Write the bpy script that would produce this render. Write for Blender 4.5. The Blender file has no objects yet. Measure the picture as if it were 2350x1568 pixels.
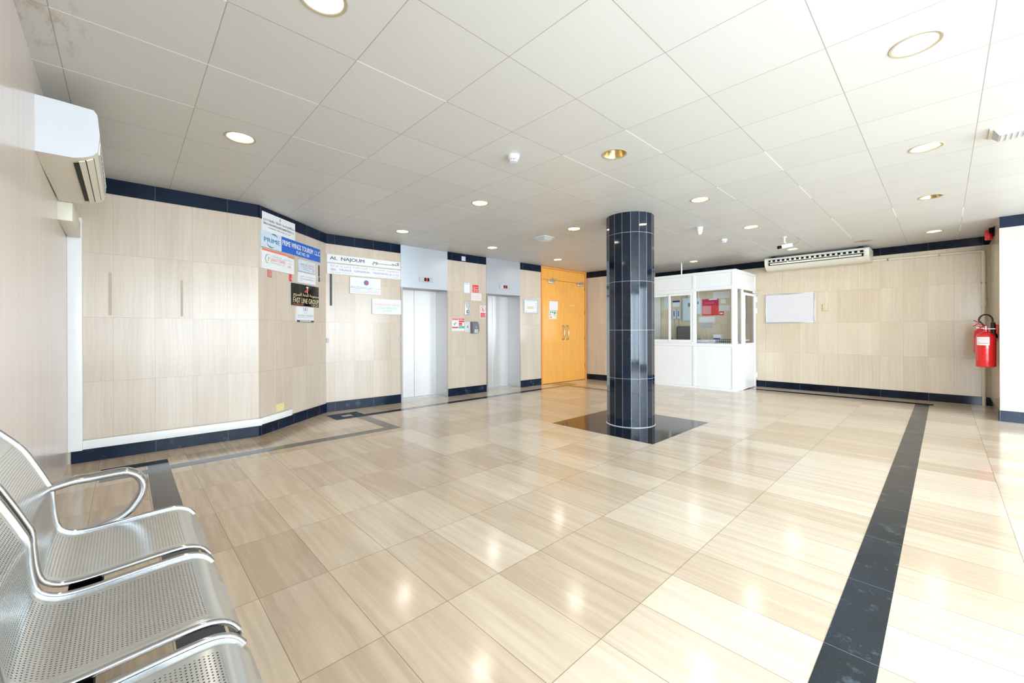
import bpy, bmesh, math, random
from mathutils import Vector, Matrix
random.seed(7)
sc = bpy.context.scene
COL = sc.collection
PI = math.pi

# ------------------------------------------------------------------ camera, light, exposure
CAM_H = 1.226
CEIL = 2.737
def make_camera():
    cd = bpy.data.cameras.new('camera'); cam = bpy.data.objects.new('camera', cd); COL.objects.link(cam)
    th = math.radians(46.56); roll = math.radians(0.21)
    f = Vector((math.cos(th), math.sin(th), 0)); r = Vector((math.sin(th), -math.cos(th), 0)); u = Vector((0, 0, 1))
    r2 = r * math.cos(roll) - u * math.sin(roll); u2 = u * math.cos(roll) + r * math.sin(roll)
    m = Matrix((r2, u2, -f)).transposed().to_4x4(); m.translation = Vector((0, 0, CAM_H))
    cam.matrix_world = m
    cd.sensor_width = 36; cd.lens = 938.6 / 2350 * 36; cd.shift_y = -22.93 / 2350
    cd.clip_start = 0.02; cd.clip_end = 200
    sc.camera = cam
make_camera()
world = bpy.data.worlds.new('sky'); sc.world = world; world.use_nodes = True
bgn = world.node_tree.nodes['Background']; bgn.inputs[0].default_value = (0.66, 0.81, 1.0, 1); bgn.inputs[1].default_value = 1.5
sc.view_settings.view_transform = 'Standard'; sc.view_settings.look = 'None'
sc.view_settings.exposure = 0.28; sc.view_settings.gamma = 1.0; sc.view_settings.use_curve_mapping = False
def area(name, loc, target, sx, sy, power, color):
    l = bpy.data.lights.new(name, 'AREA'); l.shape = 'RECTANGLE'; l.size = sx; l.size_y = sy; l.energy = power; l.color = color
    o = bpy.data.objects.new(name, l); COL.objects.link(o); o.location = loc
    o.rotation_euler = (Vector(target) - Vector(loc)).to_track_quat('-Z', 'Y').to_euler()
    return o
area('daylight_through_shopfront', (4.1, -5.85, 1.4), (4.1, 0, 1.4), 8.6, 2.5, 700, (0.76, 0.875, 1.0))
area('daylight_through_side_glass', (-0.85, -3.0, 1.35), (2.0, -3.0, 1.3), 4.6, 2.3, 540, (0.76, 0.875, 1.0))
LAMP_POWER = 40.0

# ------------------------------------------------------------------ node helpers
class NT:
    def __init__(s, name):
        s.m = bpy.data.materials.new(name); s.m.use_nodes = True; s.t = s.m.node_tree
        s.b = s.t.nodes['Principled BSDF']; s.out = s.t.nodes['Material Output']
    def n(s, typ, **kw):
        x = s.t.nodes.new(typ)
        for k, v in kw.items(): setattr(x, k, v)
        return x
    def link(s, a, b): s.t.links.new(a, b)
    def setin(s, sock, v):
        if hasattr(v, 'is_linked') or hasattr(v, 'links'): s.link(v, sock)
        else:
            if isinstance(v, (tuple, list)) and len(v) == 3 and sock.type == 'RGBA': v = (*v, 1)
            sock.default_value = v
    def math(s, op, a, b=0.0, c=None, clamp=False):
        x = s.n('ShaderNodeMath', operation=op); x.use_clamp = clamp
        s.setin(x.inputs[0], a); s.setin(x.inputs[1], b)
        if c is not None: s.setin(x.inputs[2], c)
        return x.outputs[0]
    def mix(s, fac, a, b):
        x = s.n('ShaderNodeMix', data_type='RGBA')
        s.setin(x.inputs[0], fac); s.setin(x.inputs[6], a); s.setin(x.inputs[7], b)
        return x.outputs[2]
    def comb(s, x, y, z=0.0):
        c = s.n('ShaderNodeCombineXYZ')
        for i, v in enumerate((x, y, z)): s.setin(c.inputs[i], v)
        return c.outputs[0]
    def uv(s):
        tc = s.n('ShaderNodeTexCoord'); sp = s.n('ShaderNodeSeparateXYZ'); s.link(tc.outputs['UV'], sp.inputs[0])
        return sp.outputs[0], sp.outputs[1]
    def pos(s):
        g = s.n('ShaderNodeNewGeometry'); sp = s.n('ShaderNodeSeparateXYZ'); s.link(g.outputs['Position'], sp.inputs[0])
        return sp.outputs
    def noise(s, vec, scale=1.0, detail=3.0, rough=0.5):
        x = s.n('ShaderNodeTexNoise'); s.link(vec, x.inputs['Vector'])
        x.inputs['Scale'].default_value = scale; x.inputs['Detail'].default_value = detail; x.inputs['Roughness'].default_value = rough
        return x.outputs['Fac']
    def white(s, vec):
        x = s.n('ShaderNodeTexWhiteNoise'); x.noise_dimensions = '3D'; s.link(vec, x.inputs['Vector']); return x.outputs['Value']
    def line(s, v, w, pitch):            # 1 on the joint of a unit grid coordinate
        fr = s.math('FRACT', v); d = s.math('MINIMUM', fr, s.math('SUBTRACT', 1.0, fr))
        return s.math('LESS_THAN', d, w / pitch / 2)
    def ramp(s, v, lo, hi):
        x = s.n('ShaderNodeMapRange'); s.link(v, x.inputs[0]); x.inputs[1].default_value = lo; x.inputs[2].default_value = hi
        return x.outputs[0]

def mat(name, col, rough=0.5, metal=0.0, spec=0.5, emit=None, es=0.0, coat=0.0):
    t = NT(name); b = t.b
    b.inputs['Base Color'].default_value = (*col, 1); b.inputs['Roughness'].default_value = rough
    b.inputs['Metallic'].default_value = metal; b.inputs['Specular IOR Level'].default_value = spec
    b.inputs['Coat Weight'].default_value = coat
    if emit: b.inputs['Emission Color'].default_value = (*emit, 1); b.inputs['Emission Strength'].default_value = es
    # every surface gets a faint procedural mottling
    g = t.n('ShaderNodeTexCoord'); no = t.n('ShaderNodeTexNoise'); t.link(g.outputs['Object'], no.inputs['Vector'])
    no.inputs['Scale'].default_value = 9.0
    f = t.math('MULTIPLY_ADD', no.outputs['Fac'], 0.06, 0.97)
    hv = t.n('ShaderNodeHueSaturation'); hv.inputs['Color'].default_value = (*col, 1); t.link(f, hv.inputs['Value'])
    t.link(hv.outputs[0], b.inputs['Base Color'])
    return t.m

def stone_wall(name, off, pitch=0.3095, light=(0.76, 0.655, 0.545), dark=(0.60, 0.49, 0.385)):
    t = NT(name); u, v = t.uv()
    uu = t.math('DIVIDE', t.math('SUBTRACT', u, off), pitch)
    vv = t.math('DIVIDE', t.math('SUBTRACT', v, 0.137), 0.6205)
    cu = t.math('FLOOR', uu); cv = t.math('FLOOR', vv)
    rnd = t.white(t.comb(cu, cv, off * 3.7))
    wob = t.noise(t.comb(t.math('MULTIPLY', u, 2.0), t.math('MULTIPLY', v, 2.2), rnd), 1.0, 2.0)
    gu = t.math('ADD', t.math('MULTIPLY', u, 48.0), t.math('ADD', t.math('MULTIPLY', rnd, 60.0), t.math('MULTIPLY', wob, 3.2)))
    grain = t.noise(t.comb(gu, t.math('MULTIPLY', v, 0.8), rnd), 1.0, 5.0, 0.70)
    broad = t.noise(t.comb(t.math('MULTIPLY', u, 5.0), t.math('MULTIPLY', v, 1.2), rnd), 1.0, 2.0)
    f = t.math('ADD', t.math('MULTIPLY', t.ramp(grain, 0.32, 0.68), 0.52), t.math('ADD', t.math('MULTIPLY', rnd, 0.38), t.math('MULTIPLY', t.ramp(broad, 0.3, 0.7), 0.22)), clamp=True)
    c = t.mix(f, light, dark)
    ln = t.math('MAXIMUM', t.line(uu, 0.0025, pitch), t.line(vv, 0.003, 0.6205))
    c = t.mix(t.math('MULTIPLY', ln, 0.6), c, (0.36, 0.28, 0.20))
    t.link(c, t.b.inputs['Base Color']); t.b.inputs['Roughness'].default_value = 0.18
    t.b.inputs['Specular IOR Level'].default_value = 0.45
    return t.m

def plain_stone(name, light, dark):
    t = NT(name); u, v = t.uv()
    g = t.noise(t.comb(t.math('MULTIPLY', u, 9.0), t.math('MULTIPLY', v, 0.8), 0.0), 1.0, 5.0, 0.6)
    b = t.noise(t.comb(u, v, 3.0), 1.3, 2.0)
    c = t.mix(t.math('MULTIPLY_ADD', t.ramp(g, 0.3, 0.7), 0.55, t.math('MULTIPLY', b, 0.4)), light, dark)
    t.link(c, t.b.inputs['Base Color']); t.b.inputs['Roughness'].default_value = 0.22; return t.m

def floor_stone():
    t = NT('polished_travertine_floor'); p = t.pos(); X, Y = p[0], p[1]
    px, py = 0.3095, 0.6145
    uu = t.math('DIVIDE', t.math('SUBTRACT', X, 0.4445), px); vv = t.math('DIVIDE', t.math('SUBTRACT', Y, 0.3275), py)
    cu = t.math('FLOOR', uu); cv = t.math('FLOOR', vv)
    rnd = t.white(t.comb(cu, cv, 2.3)); rnd2 = t.white(t.comb(cu, cv, 9.1))
    wob = t.noise(t.comb(t.math('MULTIPLY', X, 3.0), t.math('MULTIPLY', Y, 1.5), rnd), 1.0, 2.0)
    gu = t.math('ADD', t.math('MULTIPLY', X, 22.0), t.math('ADD', t.math('MULTIPLY', rnd, 70.0), t.math('MULTIPLY', wob, 1.4)))
    grain = t.noise(t.comb(gu, t.math('MULTIPLY', Y, 1.1), rnd2), 1.0, 5.0, 0.6)
    f = t.math('ADD', t.math('MULTIPLY', t.ramp(grain, 0.34, 0.66), 0.60), t.math('MULTIPLY_ADD', rnd, 0.85, -0.16), clamp=True)
    # tile colours run darker and browner towards the bench side
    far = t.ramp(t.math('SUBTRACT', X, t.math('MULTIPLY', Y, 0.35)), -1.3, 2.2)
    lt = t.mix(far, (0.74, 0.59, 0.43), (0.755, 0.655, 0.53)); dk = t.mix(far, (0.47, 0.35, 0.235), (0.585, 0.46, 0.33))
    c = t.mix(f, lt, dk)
    ln = t.math('MAXIMUM', t.line(uu, 0.0028, px), t.line(vv, 0.0032, py))
    c = t.mix(t.math('MULTIPLY', ln, 0.75), c, (0.17, 0.12, 0.08))
    t.link(c, t.b.inputs['Base Color'])
    r = t.noise(t.comb(X, Y, 0.0), 3.0, 3.0)
    t.link(t.math('MULTIPLY_ADD', r, 0.10, 0.10), t.b.inputs['Roughness'])
    t.b.inputs['Specular IOR Level'].default_value = 0.62
    return t.m

def granite(name, pitch=0.6, off=0.0, horiz=False, col=(0.003, 0.009, 0.026), joints=True, scuff=0.0, axis=0):
    t = NT(name)
    if horiz: p = t.pos(); u = p[axis]; vec = t.comb(p[0], p[1], 0.0)
    else: u, v = t.uv(); vec = t.comb(u, v, off)
    sp = t.noise(vec, 140.0, 2.0); bl = t.noise(vec, 4.0, 3.0)
    c = t.mix(t.ramp(sp, 0.62, 0.80), col, (0.03, 0.05, 0.08))
    c = t.mix(t.math('MULTIPLY', t.ramp(bl, 0.4, 0.8), 0.5), c, (0.012, 0.030, 0.065))
    if scuff:
        w = t.noise(vec, 7.0, 6.0, 0.72); c = t.mix(t.math('MULTIPLY', t.ramp(w, 0.56, 0.80), scuff), c, (0.25, 0.29, 0.33))
    if joints:
        uu = t.math('DIVIDE', t.math('SUBTRACT', u, off), pitch)
        c = t.mix(t.math('MULTIPLY', t.line(uu, 0.0022, pitch), 0.6), c, (0.30, 0.33, 0.36))
    t.link(c, t.b.inputs['Base Color']); t.b.inputs['Roughness'].default_value = 0.07; t.b.inputs['Specular IOR Level'].default_value = 0.5 if horiz else 0.22
    if scuff: t.link(t.math('MULTIPLY_ADD', bl, 0.25, 0.08), t.b.inputs['Roughness'])
    return t.m

def ceiling_mat():
    t = NT('cream_metal_ceiling_tiles'); p = t.pos(); X, Y = p[0], p[1]
    uu = t.math('DIVIDE', t.math('SUBTRACT', X, 0.344), 0.5965); vv = t.math('DIVIDE', t.math('SUBTRACT', Y, 2.243), 0.6035)
    rnd = t.white(t.comb(t.math('FLOOR', uu), t.math('FLOOR', vv), 4.0))
    c = t.mix(rnd, (0.635, 0.63, 0.61), (0.665, 0.66, 0.64))
    n = t.noise(t.comb(X, Y, 0), 5.0, 5.0, 0.7)
    l1 = t.line(uu, 0.0045, 0.5965); l2 = t.line(vv, 0.0045, 0.6035)
    c = t.mix(t.math('MULTIPLY', t.math('MAXIMUM', l1, l2), 0.62), c, (0.20, 0.15, 0.10))
    # a few tiles have slipped: a bright edge shows in the joint
    seg = t.white(t.comb(t.math('FLOOR', uu), t.math('ROUND', vv), 7.0))
    wl = t.math('MULTIPLY', t.math('GREATER_THAN', seg, 0.72), t.line(vv, 0.008, 0.6035))
    c = t.mix(wl, c, (0.95, 0.95, 0.95))
    # brown water stain in the corner over the bench, rust spot near the far air conditioner
    def blot(cx, cy, r, sx, lo):
        dx = t.math('DIVIDE', t.math('SUBTRACT', X, cx), sx); dy = t.math('SUBTRACT', Y, cy)
        d = t.math('SQRT', t.math('ADD', t.math('MULTIPLY', dx, dx), t.math('MULTIPLY', dy, dy)))
        m = t.math('SUBTRACT', 1.0, t.math('DIVIDE', d, r), clamp=True)
        nn = t.noise(t.comb(t.math('MULTIPLY', X, 3.0), Y, 0), 6.0, 6.0, 0.75)
        return t.math('MULTIPLY', t.math('POWER', m, 0.5), t.ramp(nn, lo, lo + 0.16))
    c = t.mix(t.math('MULTIPLY', blot(-0.33, 2.98, 0.42, 0.55, 0.50), 0.75), c, (0.40, 0.27, 0.13))
    c = t.mix(t.math('MULTIPLY', blot(9.1, 0.93, 0.14, 1.0, 0.30), 0.9), c, (0.45, 0.13, 0.03))
    t.link(c, t.b.inputs['Base Color']); t.b.inputs['Roughness'].default_value = 0.42
    return t.m

def wood_door():
    t = NT('orange_maple_veneer'); u, v = t.uv()
    g = t.noise(t.comb(t.math('MULTIPLY', u, 22.0), t.math('MULTIPLY', v, 2.0), 0), 1.0, 5.0, 0.6)
    c = t.mix(t.ramp(g, 0.3, 0.7), (0.98, 0.50, 0.105), (0.90, 0.39, 0.065))
    t.link(c, t.b.inputs['Base Color']); t.b.inputs['Roughness'].default_value = 0.30; return t.m

def brushed(name, col, rough):
    t = NT(name); u, v = t.uv()
    g = t.noise(t.comb(t.math('MULTIPLY', u, 300.0), t.math('MULTIPLY', v, 3.0), 0), 1.0, 2.0)
    c = t.mix(g, col, tuple(x * 0.93 for x in col)); t.link(c, t.b.inputs['Base Color'])
    t.b.inputs['Metallic'].default_value = 0.85; t.link(t.math('MULTIPLY_ADD', g, 0.12, rough), t.b.inputs['Roughness']); return t.m

def perforated():
    t = NT('perforated_silver_steel'); u, v = t.uv()          # UV in metres: u across, v along the profile
    px, py = 0.0100, 0.0087
    row = t.math('FLOOR', t.math('DIVIDE', v, py)); odd = t.math('MULTIPLY', t.math('MODULO', t.math('ABSOLUTE', row), 2.0), 0.5)
    fu = t.math('SUBTRACT', t.math('FRACT', t.math('ADD', t.math('DIVIDE', u, px), odd)), 0.5)
    fv = t.math('SUBTRACT', t.math('FRACT', t.math('DIVIDE', v, py)), 0.5)
    du = t.math('MULTIPLY', fu, px); dv = t.math('MULTIPLY', fv, py)
    d = t.math('SQRT', t.math('ADD', t.math('MULTIPLY', du, du), t.math('MULTIPLY', dv, dv)))
    hole = t.math('LESS_THAN', d, 0.0021)
    for a, lo, hi in ((u, 0.055, 0.405), (v, 0.075, 0.80)):
        hole = t.math('MULTIPLY', hole, t.math('MULTIPLY', t.math('GREATER_THAN', a, lo), t.math('LESS_THAN', a, hi)))
    t.b.inputs['Base Color'].default_value = (0.66, 0.67, 0.65, 1); t.b.inputs['Metallic'].default_value = 0.75
    t.b.inputs['Roughness'].default_value = 0.27
    t.link(t.math('SUBTRACT', 1.0, hole), t.b.inputs['Alpha'])
    return t.m

def thin_glass():
    t = NT('clear_window_glass'); tr = t.n('ShaderNodeBsdfTransparent'); gl = t.n('ShaderNodeBsdfGlossy'); gl.inputs['Roughness'].default_value = 0.01
    fr = t.n('ShaderNodeFresnel'); fr.inputs[0].default_value = 1.45
    mx = t.n('ShaderNodeMixShader'); t.link(fr.outputs[0], mx.inputs[0]); t.link(tr.outputs[0], mx.inputs[1]); t.link(gl.outputs[0], mx.inputs[2])
    tr.inputs[0].default_value = (0.95, 0.98, 0.97, 1); t.link(mx.outputs[0], t.out.inputs[0]); return t.m

def column_tiles():
    t = NT('black_granite_column_tiles'); u, v = t.uv(); w = 0.10767
    uu = t.math('DIVIDE', u, w); vv = t.math('DIVIDE', v, 0.62)
    cu = t.math('FLOOR', uu); rnd = t.white(t.comb(cu, t.math('FLOOR', vv), 1.0))
    vec = t.comb(u, v, 0.0); sp = t.noise(vec, 120.0, 2.0); bl = t.noise(vec, 5.0, 4.0)
    c = t.mix(t.ramp(sp, 0.60, 0.75), (0.004, 0.007, 0.014), (0.03, 0.05, 0.08))
    c = t.mix(t.math('MULTIPLY', t.ramp(bl, 0.35, 0.8), 0.6), c, (0.010, 0.022, 0.045))
    c = t.mix(t.math('MULTIPLY', t.math('MAXIMUM', t.line(uu, 0.0026, w), t.line(vv, 0.0030, 0.62)), 0.9), c, (0.50, 0.53, 0.57))
    t.link(c, t.b.inputs['Base Color']); t.b.inputs['Roughness'].default_value = 0.06; t.b.inputs['Specular IOR Level'].default_value = 0.42
    return t.m

M = dict(
    floor=floor_stone(), ceil=ceiling_mat(), wood=wood_door(), glass=thin_glass(), perf=perforated(), column=column_tiles(),
    wallA=stone_wall('cream_travertine_left_run', -0.003), wallD=stone_wall('cream_travertine_slanted_run', 0.0, 0.312),
    wallC=stone_wall('cream_travertine_lift_run', 0.13, 0.3075), wallR=stone_wall('cream_travertine_far_run', 0.157, 0.3095, (0.82, 0.70, 0.54), (0.66, 0.53, 0.385)),
    wallE=stone_wall('cream_travertine_return', 0.0, 0.3), wallS=stone_wall('cream_travertine_stub', 0.05, 0.62),
    wallL=plain_stone('pale_travertine_bench_wall', (0.80, 0.72, 0.67), (0.71, 0.62, 0.56)),
    bandA=granite('dark_granite_band_a', 0.6185, 0.0), bandD=granite('dark_granite_band_d', 0.30, 0.03), bandC=granite('dark_granite_band_c', 0.3075, 0.13),
    bandR=granite('dark_granite_band_far', 0.62, 0.157, col=(0.003, 0.005, 0.010)),
    baseA=granite('dark_granite_base_a', 0.6185, 0.0, scuff=0.35), baseD=granite('dark_granite_base_d', 0.30, 0.03, scuff=0.2), baseC=granite('dark_granite_base_c', 0.6150, 0.13, scuff=0.5),
    inlayx=granite('dark_granite_floor_strip', 0.6095, 0.162, horiz=True, col=(0.010, 0.018, 0.025), scuff=0.55),
    inlay=granite('grey_granite_floor_strip', 0.6, 0.0, horiz=True, col=(0.035, 0.038, 0.045), joints=False),
    plinth=granite('polished_black_granite', 0.6, 0.0, horiz=True, col=(0.006, 0.008, 0.012), joints=False),
    steel=brushed('brushed_lift_steel', (0.43, 0.405, 0.375), 0.32), steeld=brushed('brushed_lift_door_steel', (0.82, 0.81, 0.82), 0.30),
    steelp=brushed('pale_blue_steel_header', (0.62, 0.66, 0.72), 0.38),
    chrome=mat('chrome', (0.52, 0.54, 0.56), 0.13, 1.0), white=mat('white_plastic', (0.70, 0.715, 0.74), 0.35), paint=mat('white_powder_coat', (0.93, 0.925, 0.915), 0.30),
    cream=mat('aged_cream_plastic', (0.80, 0.75, 0.62), 0.40), creamd=mat('yellowed_cream_plastic', (0.72, 0.62, 0.38), 0.45), black=mat('black_plastic', (0.006, 0.006, 0.008), 0.5, 0.0, 0.12),
    grey=mat('grey_plastic', (0.20, 0.21, 0.23), 0.30), lgrey=mat('light_grey_plastic', (0.55, 0.56, 0.57), 0.4), paper=mat('white_paper', (0.86, 0.86, 0.86), 0.6),
    gold=mat('brass_reflector', (0.62, 0.47, 0.22), 0.22, 0.9), rim=mat('cream_lamp_rim', (0.50, 0.44, 0.31), 0.35, 0.2),
    lamp=mat('lit_lamp_diffuser', (1, 1, 1), 0.5, emit=(1.0, 0.97, 0.90), es=LAMP_POWER),
    red=mat('red_enamel', (0.75, 0.012, 0.015), 0.22, coat=0.5), redp=mat('red_print', (0.80, 0.05, 0.06), 0.5), pink=mat('pink_print', (0.80, 0.32, 0.32), 0.6), coral=mat('coral_print', (0.95, 0.22, 0.13), 0.5),
    blue=mat('blue_sign_print', (0.022, 0.135, 0.60), 0.35), navy=mat('navy_print', (0.02, 0.02, 0.20), 0.5), steelblue=mat('steel_blue_print', (0.09, 0.22, 0.48), 0.5),
    ink=mat('dark_grey_print', (0.06, 0.065, 0.085), 0.5), lilac=mat('pale_violet_print', (0.30, 0.30, 0.45), 0.5), faint=mat('faint_grey_print', (0.45, 0.47, 0.52), 0.6),
    green=mat('green_print', (0.05, 0.50, 0.28), 0.5), mint=mat('mint_print', (0.25, 0.75, 0.60), 0.5), peach=mat('faded_peach_print', (0.85, 0.50, 0.42), 0.5),
    yellow=mat('yellow_print', (0.85, 0.70, 0.20), 0.5), goldp=mat('pale_gold_lettering', (0.83, 0.68, 0.38), 0.35), signblk=mat('glossy_black_acrylic', (0.008, 0.008, 0.010), 0.06),
    tag=mat('faded_yellow_sticker', (0.85, 0.72, 0.34), 0.6), board=mat('whiteboard_enamel', (0.79, 0.745, 0.755), 0.22), alu=mat('aluminium', (0.70, 0.73, 0.76), 0.3, 0.8),
    led=mat('red_led_digit', (0.3, 0, 0), 0.5, emit=(1.0, 0.05, 0.08), es=2.5), fabric=mat('grey_office_fabric', (0.10, 0.095, 0.10), 0.9), rubber=mat('black_rubber', (0.015, 0.015, 0.015), 0.5),
    wood2=mat('pale_desk_laminate', (0.70, 0.60, 0.46), 0.4), magenta=mat('crimson_print', (0.62, 0.02, 0.09), 0.5), sky=mat('pale_blue_panel', (0.66, 0.78, 0.86), 0.35),
    trace=mat('tape_residue_brown', (0.56, 0.45, 0.33), 0.5), hingem=mat('dark_hinge_steel', (0.25, 0.2, 0.16), 0.4, 0.8), orangeedge=mat('orange_door_frame', (0.84, 0.34, 0.08), 0.4),
)

# ------------------------------------------------------------------ mesh helpers
class MB:
    def __init__(s): s.bm = bmesh.new(); s.mi = 0
    def _tag(s, faces):
        for f in faces: f.material_index = s.mi
    def box(s, x0, x1, y0, y1, z0, z1, bev=0.0, seg=2):
        r = bmesh.ops.create_cube(s.bm, size=1.0); vs = r['verts']
        for v in vs: v.co = Vector((x0 + (v.co.x + .5) * (x1 - x0), y0 + (v.co.y + .5) * (y1 - y0), z0 + (v.co.z + .5) * (z1 - z0)))
        fs = list({f for v in vs for f in v.link_faces}); s._tag(fs)
        if bev:
            es = list({e for v in vs for e in v.link_edges})
            r = bmesh.ops.bevel(s.bm, geom=es, offset=bev, segments=seg, affect='EDGES', profile=0.5); s._tag(r['faces'])
        return s
    def ring(s, pts): return [s.bm.verts.new(p) for p in pts]
    def skin(s, rings, closed=True, caps=True):
        vs = [s.ring(r) for r in rings]; n = len(vs[0])
        for a, b in zip(vs, vs[1:]):
            for i in range(n if closed else n - 1):
                j = (i + 1) % n; f = s.bm.faces.new((a[i], a[j], b[j], b[i])); f.material_index = s.mi
        if caps and closed:
            for r in (list(reversed(vs[0])), vs[-1]):
                f = s.bm.faces.new(r); f.material_index = s.mi
        return s
    def cyl(s, a, b, r, r2=None, n=24, caps=True):
        a = Vector(a); b = Vector(b); d = (b - a).normalized(); r2 = r if r2 is None else r2
        x = d.orthogonal().normalized(); y = d.cross(x)
        s.skin([[c + x * rr * math.cos(t) + y * rr * math.sin(t) for t in [2 * PI * i / n for i in range(n)]] for c, rr in ((a, r), (b, r2))], caps=caps); return s
    def lathe(s, prof, c=(0, 0, 0), n=32, caps=True):
        c = Vector(c)
        s.skin([[c + Vector((r * math.cos(2 * PI * i / n), r * math.sin(2 * PI * i / n), z)) for i in range(n)] for r, z in prof], caps=caps); return s
    def tube(s, pts, rx, ry=None, n=12, up=(0, 0, 1), closed=False):
        ry = rx if ry is None else ry; pts = [Vector(p) for p in pts]; rings = []; N = len(pts); up = Vector(up)
        for i, p in enumerate(pts):
            if closed: d = pts[(i + 1) % N] - pts[i - 1]
            else: d = pts[min(i + 1, N - 1)] - pts[max(i - 1, 0)]
            d.normalize(); x = up.cross(d)
            if x.length < 1e-4: x = d.orthogonal()
            x.normalize(); y = d.cross(x)
            rings.append([p + x * rx * math.cos(t) + y * ry * math.sin(t) for t in [2 * PI * k / n for k in range(n)]])
        if closed: rings.append(rings[0])
        s.skin(rings, caps=not closed); return s
    def prism(s, poly, axis, a0, a1):
        def P(u, v, a): return {'x': (a, u, v), 'y': (u, a, v), 'z': (u, v, a)}[axis]
        s.skin([[P(u, v, a0) for u, v in poly], [P(u, v, a1) for u, v in poly]]); return s
    def quad(s, *p):
        f = s.bm.faces.new([s.bm.verts.new(q) for q in p]); f.material_index = s.mi; return s

def finish(bm, name, mats, parent=None, smooth=True, uvf=None, loc=None, ang=35, clean=True):
    if clean: bmesh.ops.recalc_face_normals(bm, faces=bm.faces)
    uv = bm.loops.layers.uv.get('UVMap') or bm.loops.layers.uv.new('UVMap')
    if uvf != 'keep':
        for f in bm.faces:
            for l in f.loops:
                c = l.vert.co; l[uv].uv = (c.x, c.z) if uvf is None else uvf(f, c)
    me = bpy.data.meshes.new(name); bm.to_mesh(me); bm.free()
    for m in (mats if isinstance(mats, (list, tuple)) else [mats]): me.materials.append(m if not isinstance(m, str) else M[m])
    if smooth:
        me.polygons.foreach_set('use_smooth', [True] * len(me.polygons)); me.set_sharp_from_angle(angle=math.radians(ang))
    o = bpy.data.objects.new(name, me); COL.objects.link(o)
    if parent: o.parent = parent
    if loc: o.location = loc
    return o
def part(name, mb, mats, parent, **k): return finish(mb.bm, name, mats, parent, **k)
def tag(o, label, cat, group=None, kind=None):
    o['label'] = label; o['category'] = cat
    if group: o['group'] = group
    if kind: o['kind'] = kind
    return o
def struct(o, label=None):
    o['kind'] = 'structure'
    if label: o['label'] = label
    return o
def empty(name, label, cat, loc=(0, 0, 0), rz=0.0, group=None):
    o = bpy.data.objects.new(name, None); COL.objects.link(o); o.location = loc; o.rotation_euler = (0, 0, rz); o.empty_display_size = 0.05
    return tag(o, label, cat, group)

class Wall:          # local frame: x along the wall (viewer's right), y into the wall, z up
    def __init__(s, p, q):
        s.p = Vector((*p, 0)); d = Vector((q[0] - p[0], q[1] - p[1], 0)); s.len = d.length; s.rz = math.atan2(d.y, d.x)
        s.d = d.normalized(); s.n = Vector((-s.d.y, s.d.x, 0))
    def at(s, u, z, out=0.0): return s.p + s.d * u - s.n * out + Vector((0, 0, z))
    def set(s, o, u=0.0, z=0.0, out=0.0): o.location = s.at(u, z, out); o.rotation_euler = (0, 0, s.rz); return o
WA = Wall((-0.387, 5.62), (1.152, 5.585)); WD = Wall((1.152, 5.585), (2.24, 6.51)); WC = Wall((2.24, 6.51), (8.58, 6.315))
WE = Wall((8.62, 6.40), (8.70, 5.20)); XR = 10.12; WR = Wall((XR, 5.30), (XR, -0.515)); WRo = 5.30
WL = Wall((-0.31, -2.95), (-0.387, 5.62)); WS = Wall((XR, -0.515), (8.53, -0.515)); WF = Wall((8.53, -0.515), (8.53, -5.5))
TH = 0.12
def wall(name, w, u0, u1, z0, z1, m, extra=(), th=TH):
    mb = MB()
    for a, b, c, d in [(u0, u1, z0, z1)] + list(extra): mb.box(a, b, 0, th, c, d)
    return struct(w.set(part(name, mb, m, None, smooth=False)))
def strip(name, w, u0, u1, z0, z1, m, out=0.012, extra=()):
    mb = MB()
    for a, b in [(u0, u1)] + list(extra): mb.box(a, b, -out, 0.0, z0, z1, bev=0.002, seg=1)
    return struct(w.set(part(name, mb, m, None, smooth=False)))

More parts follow.
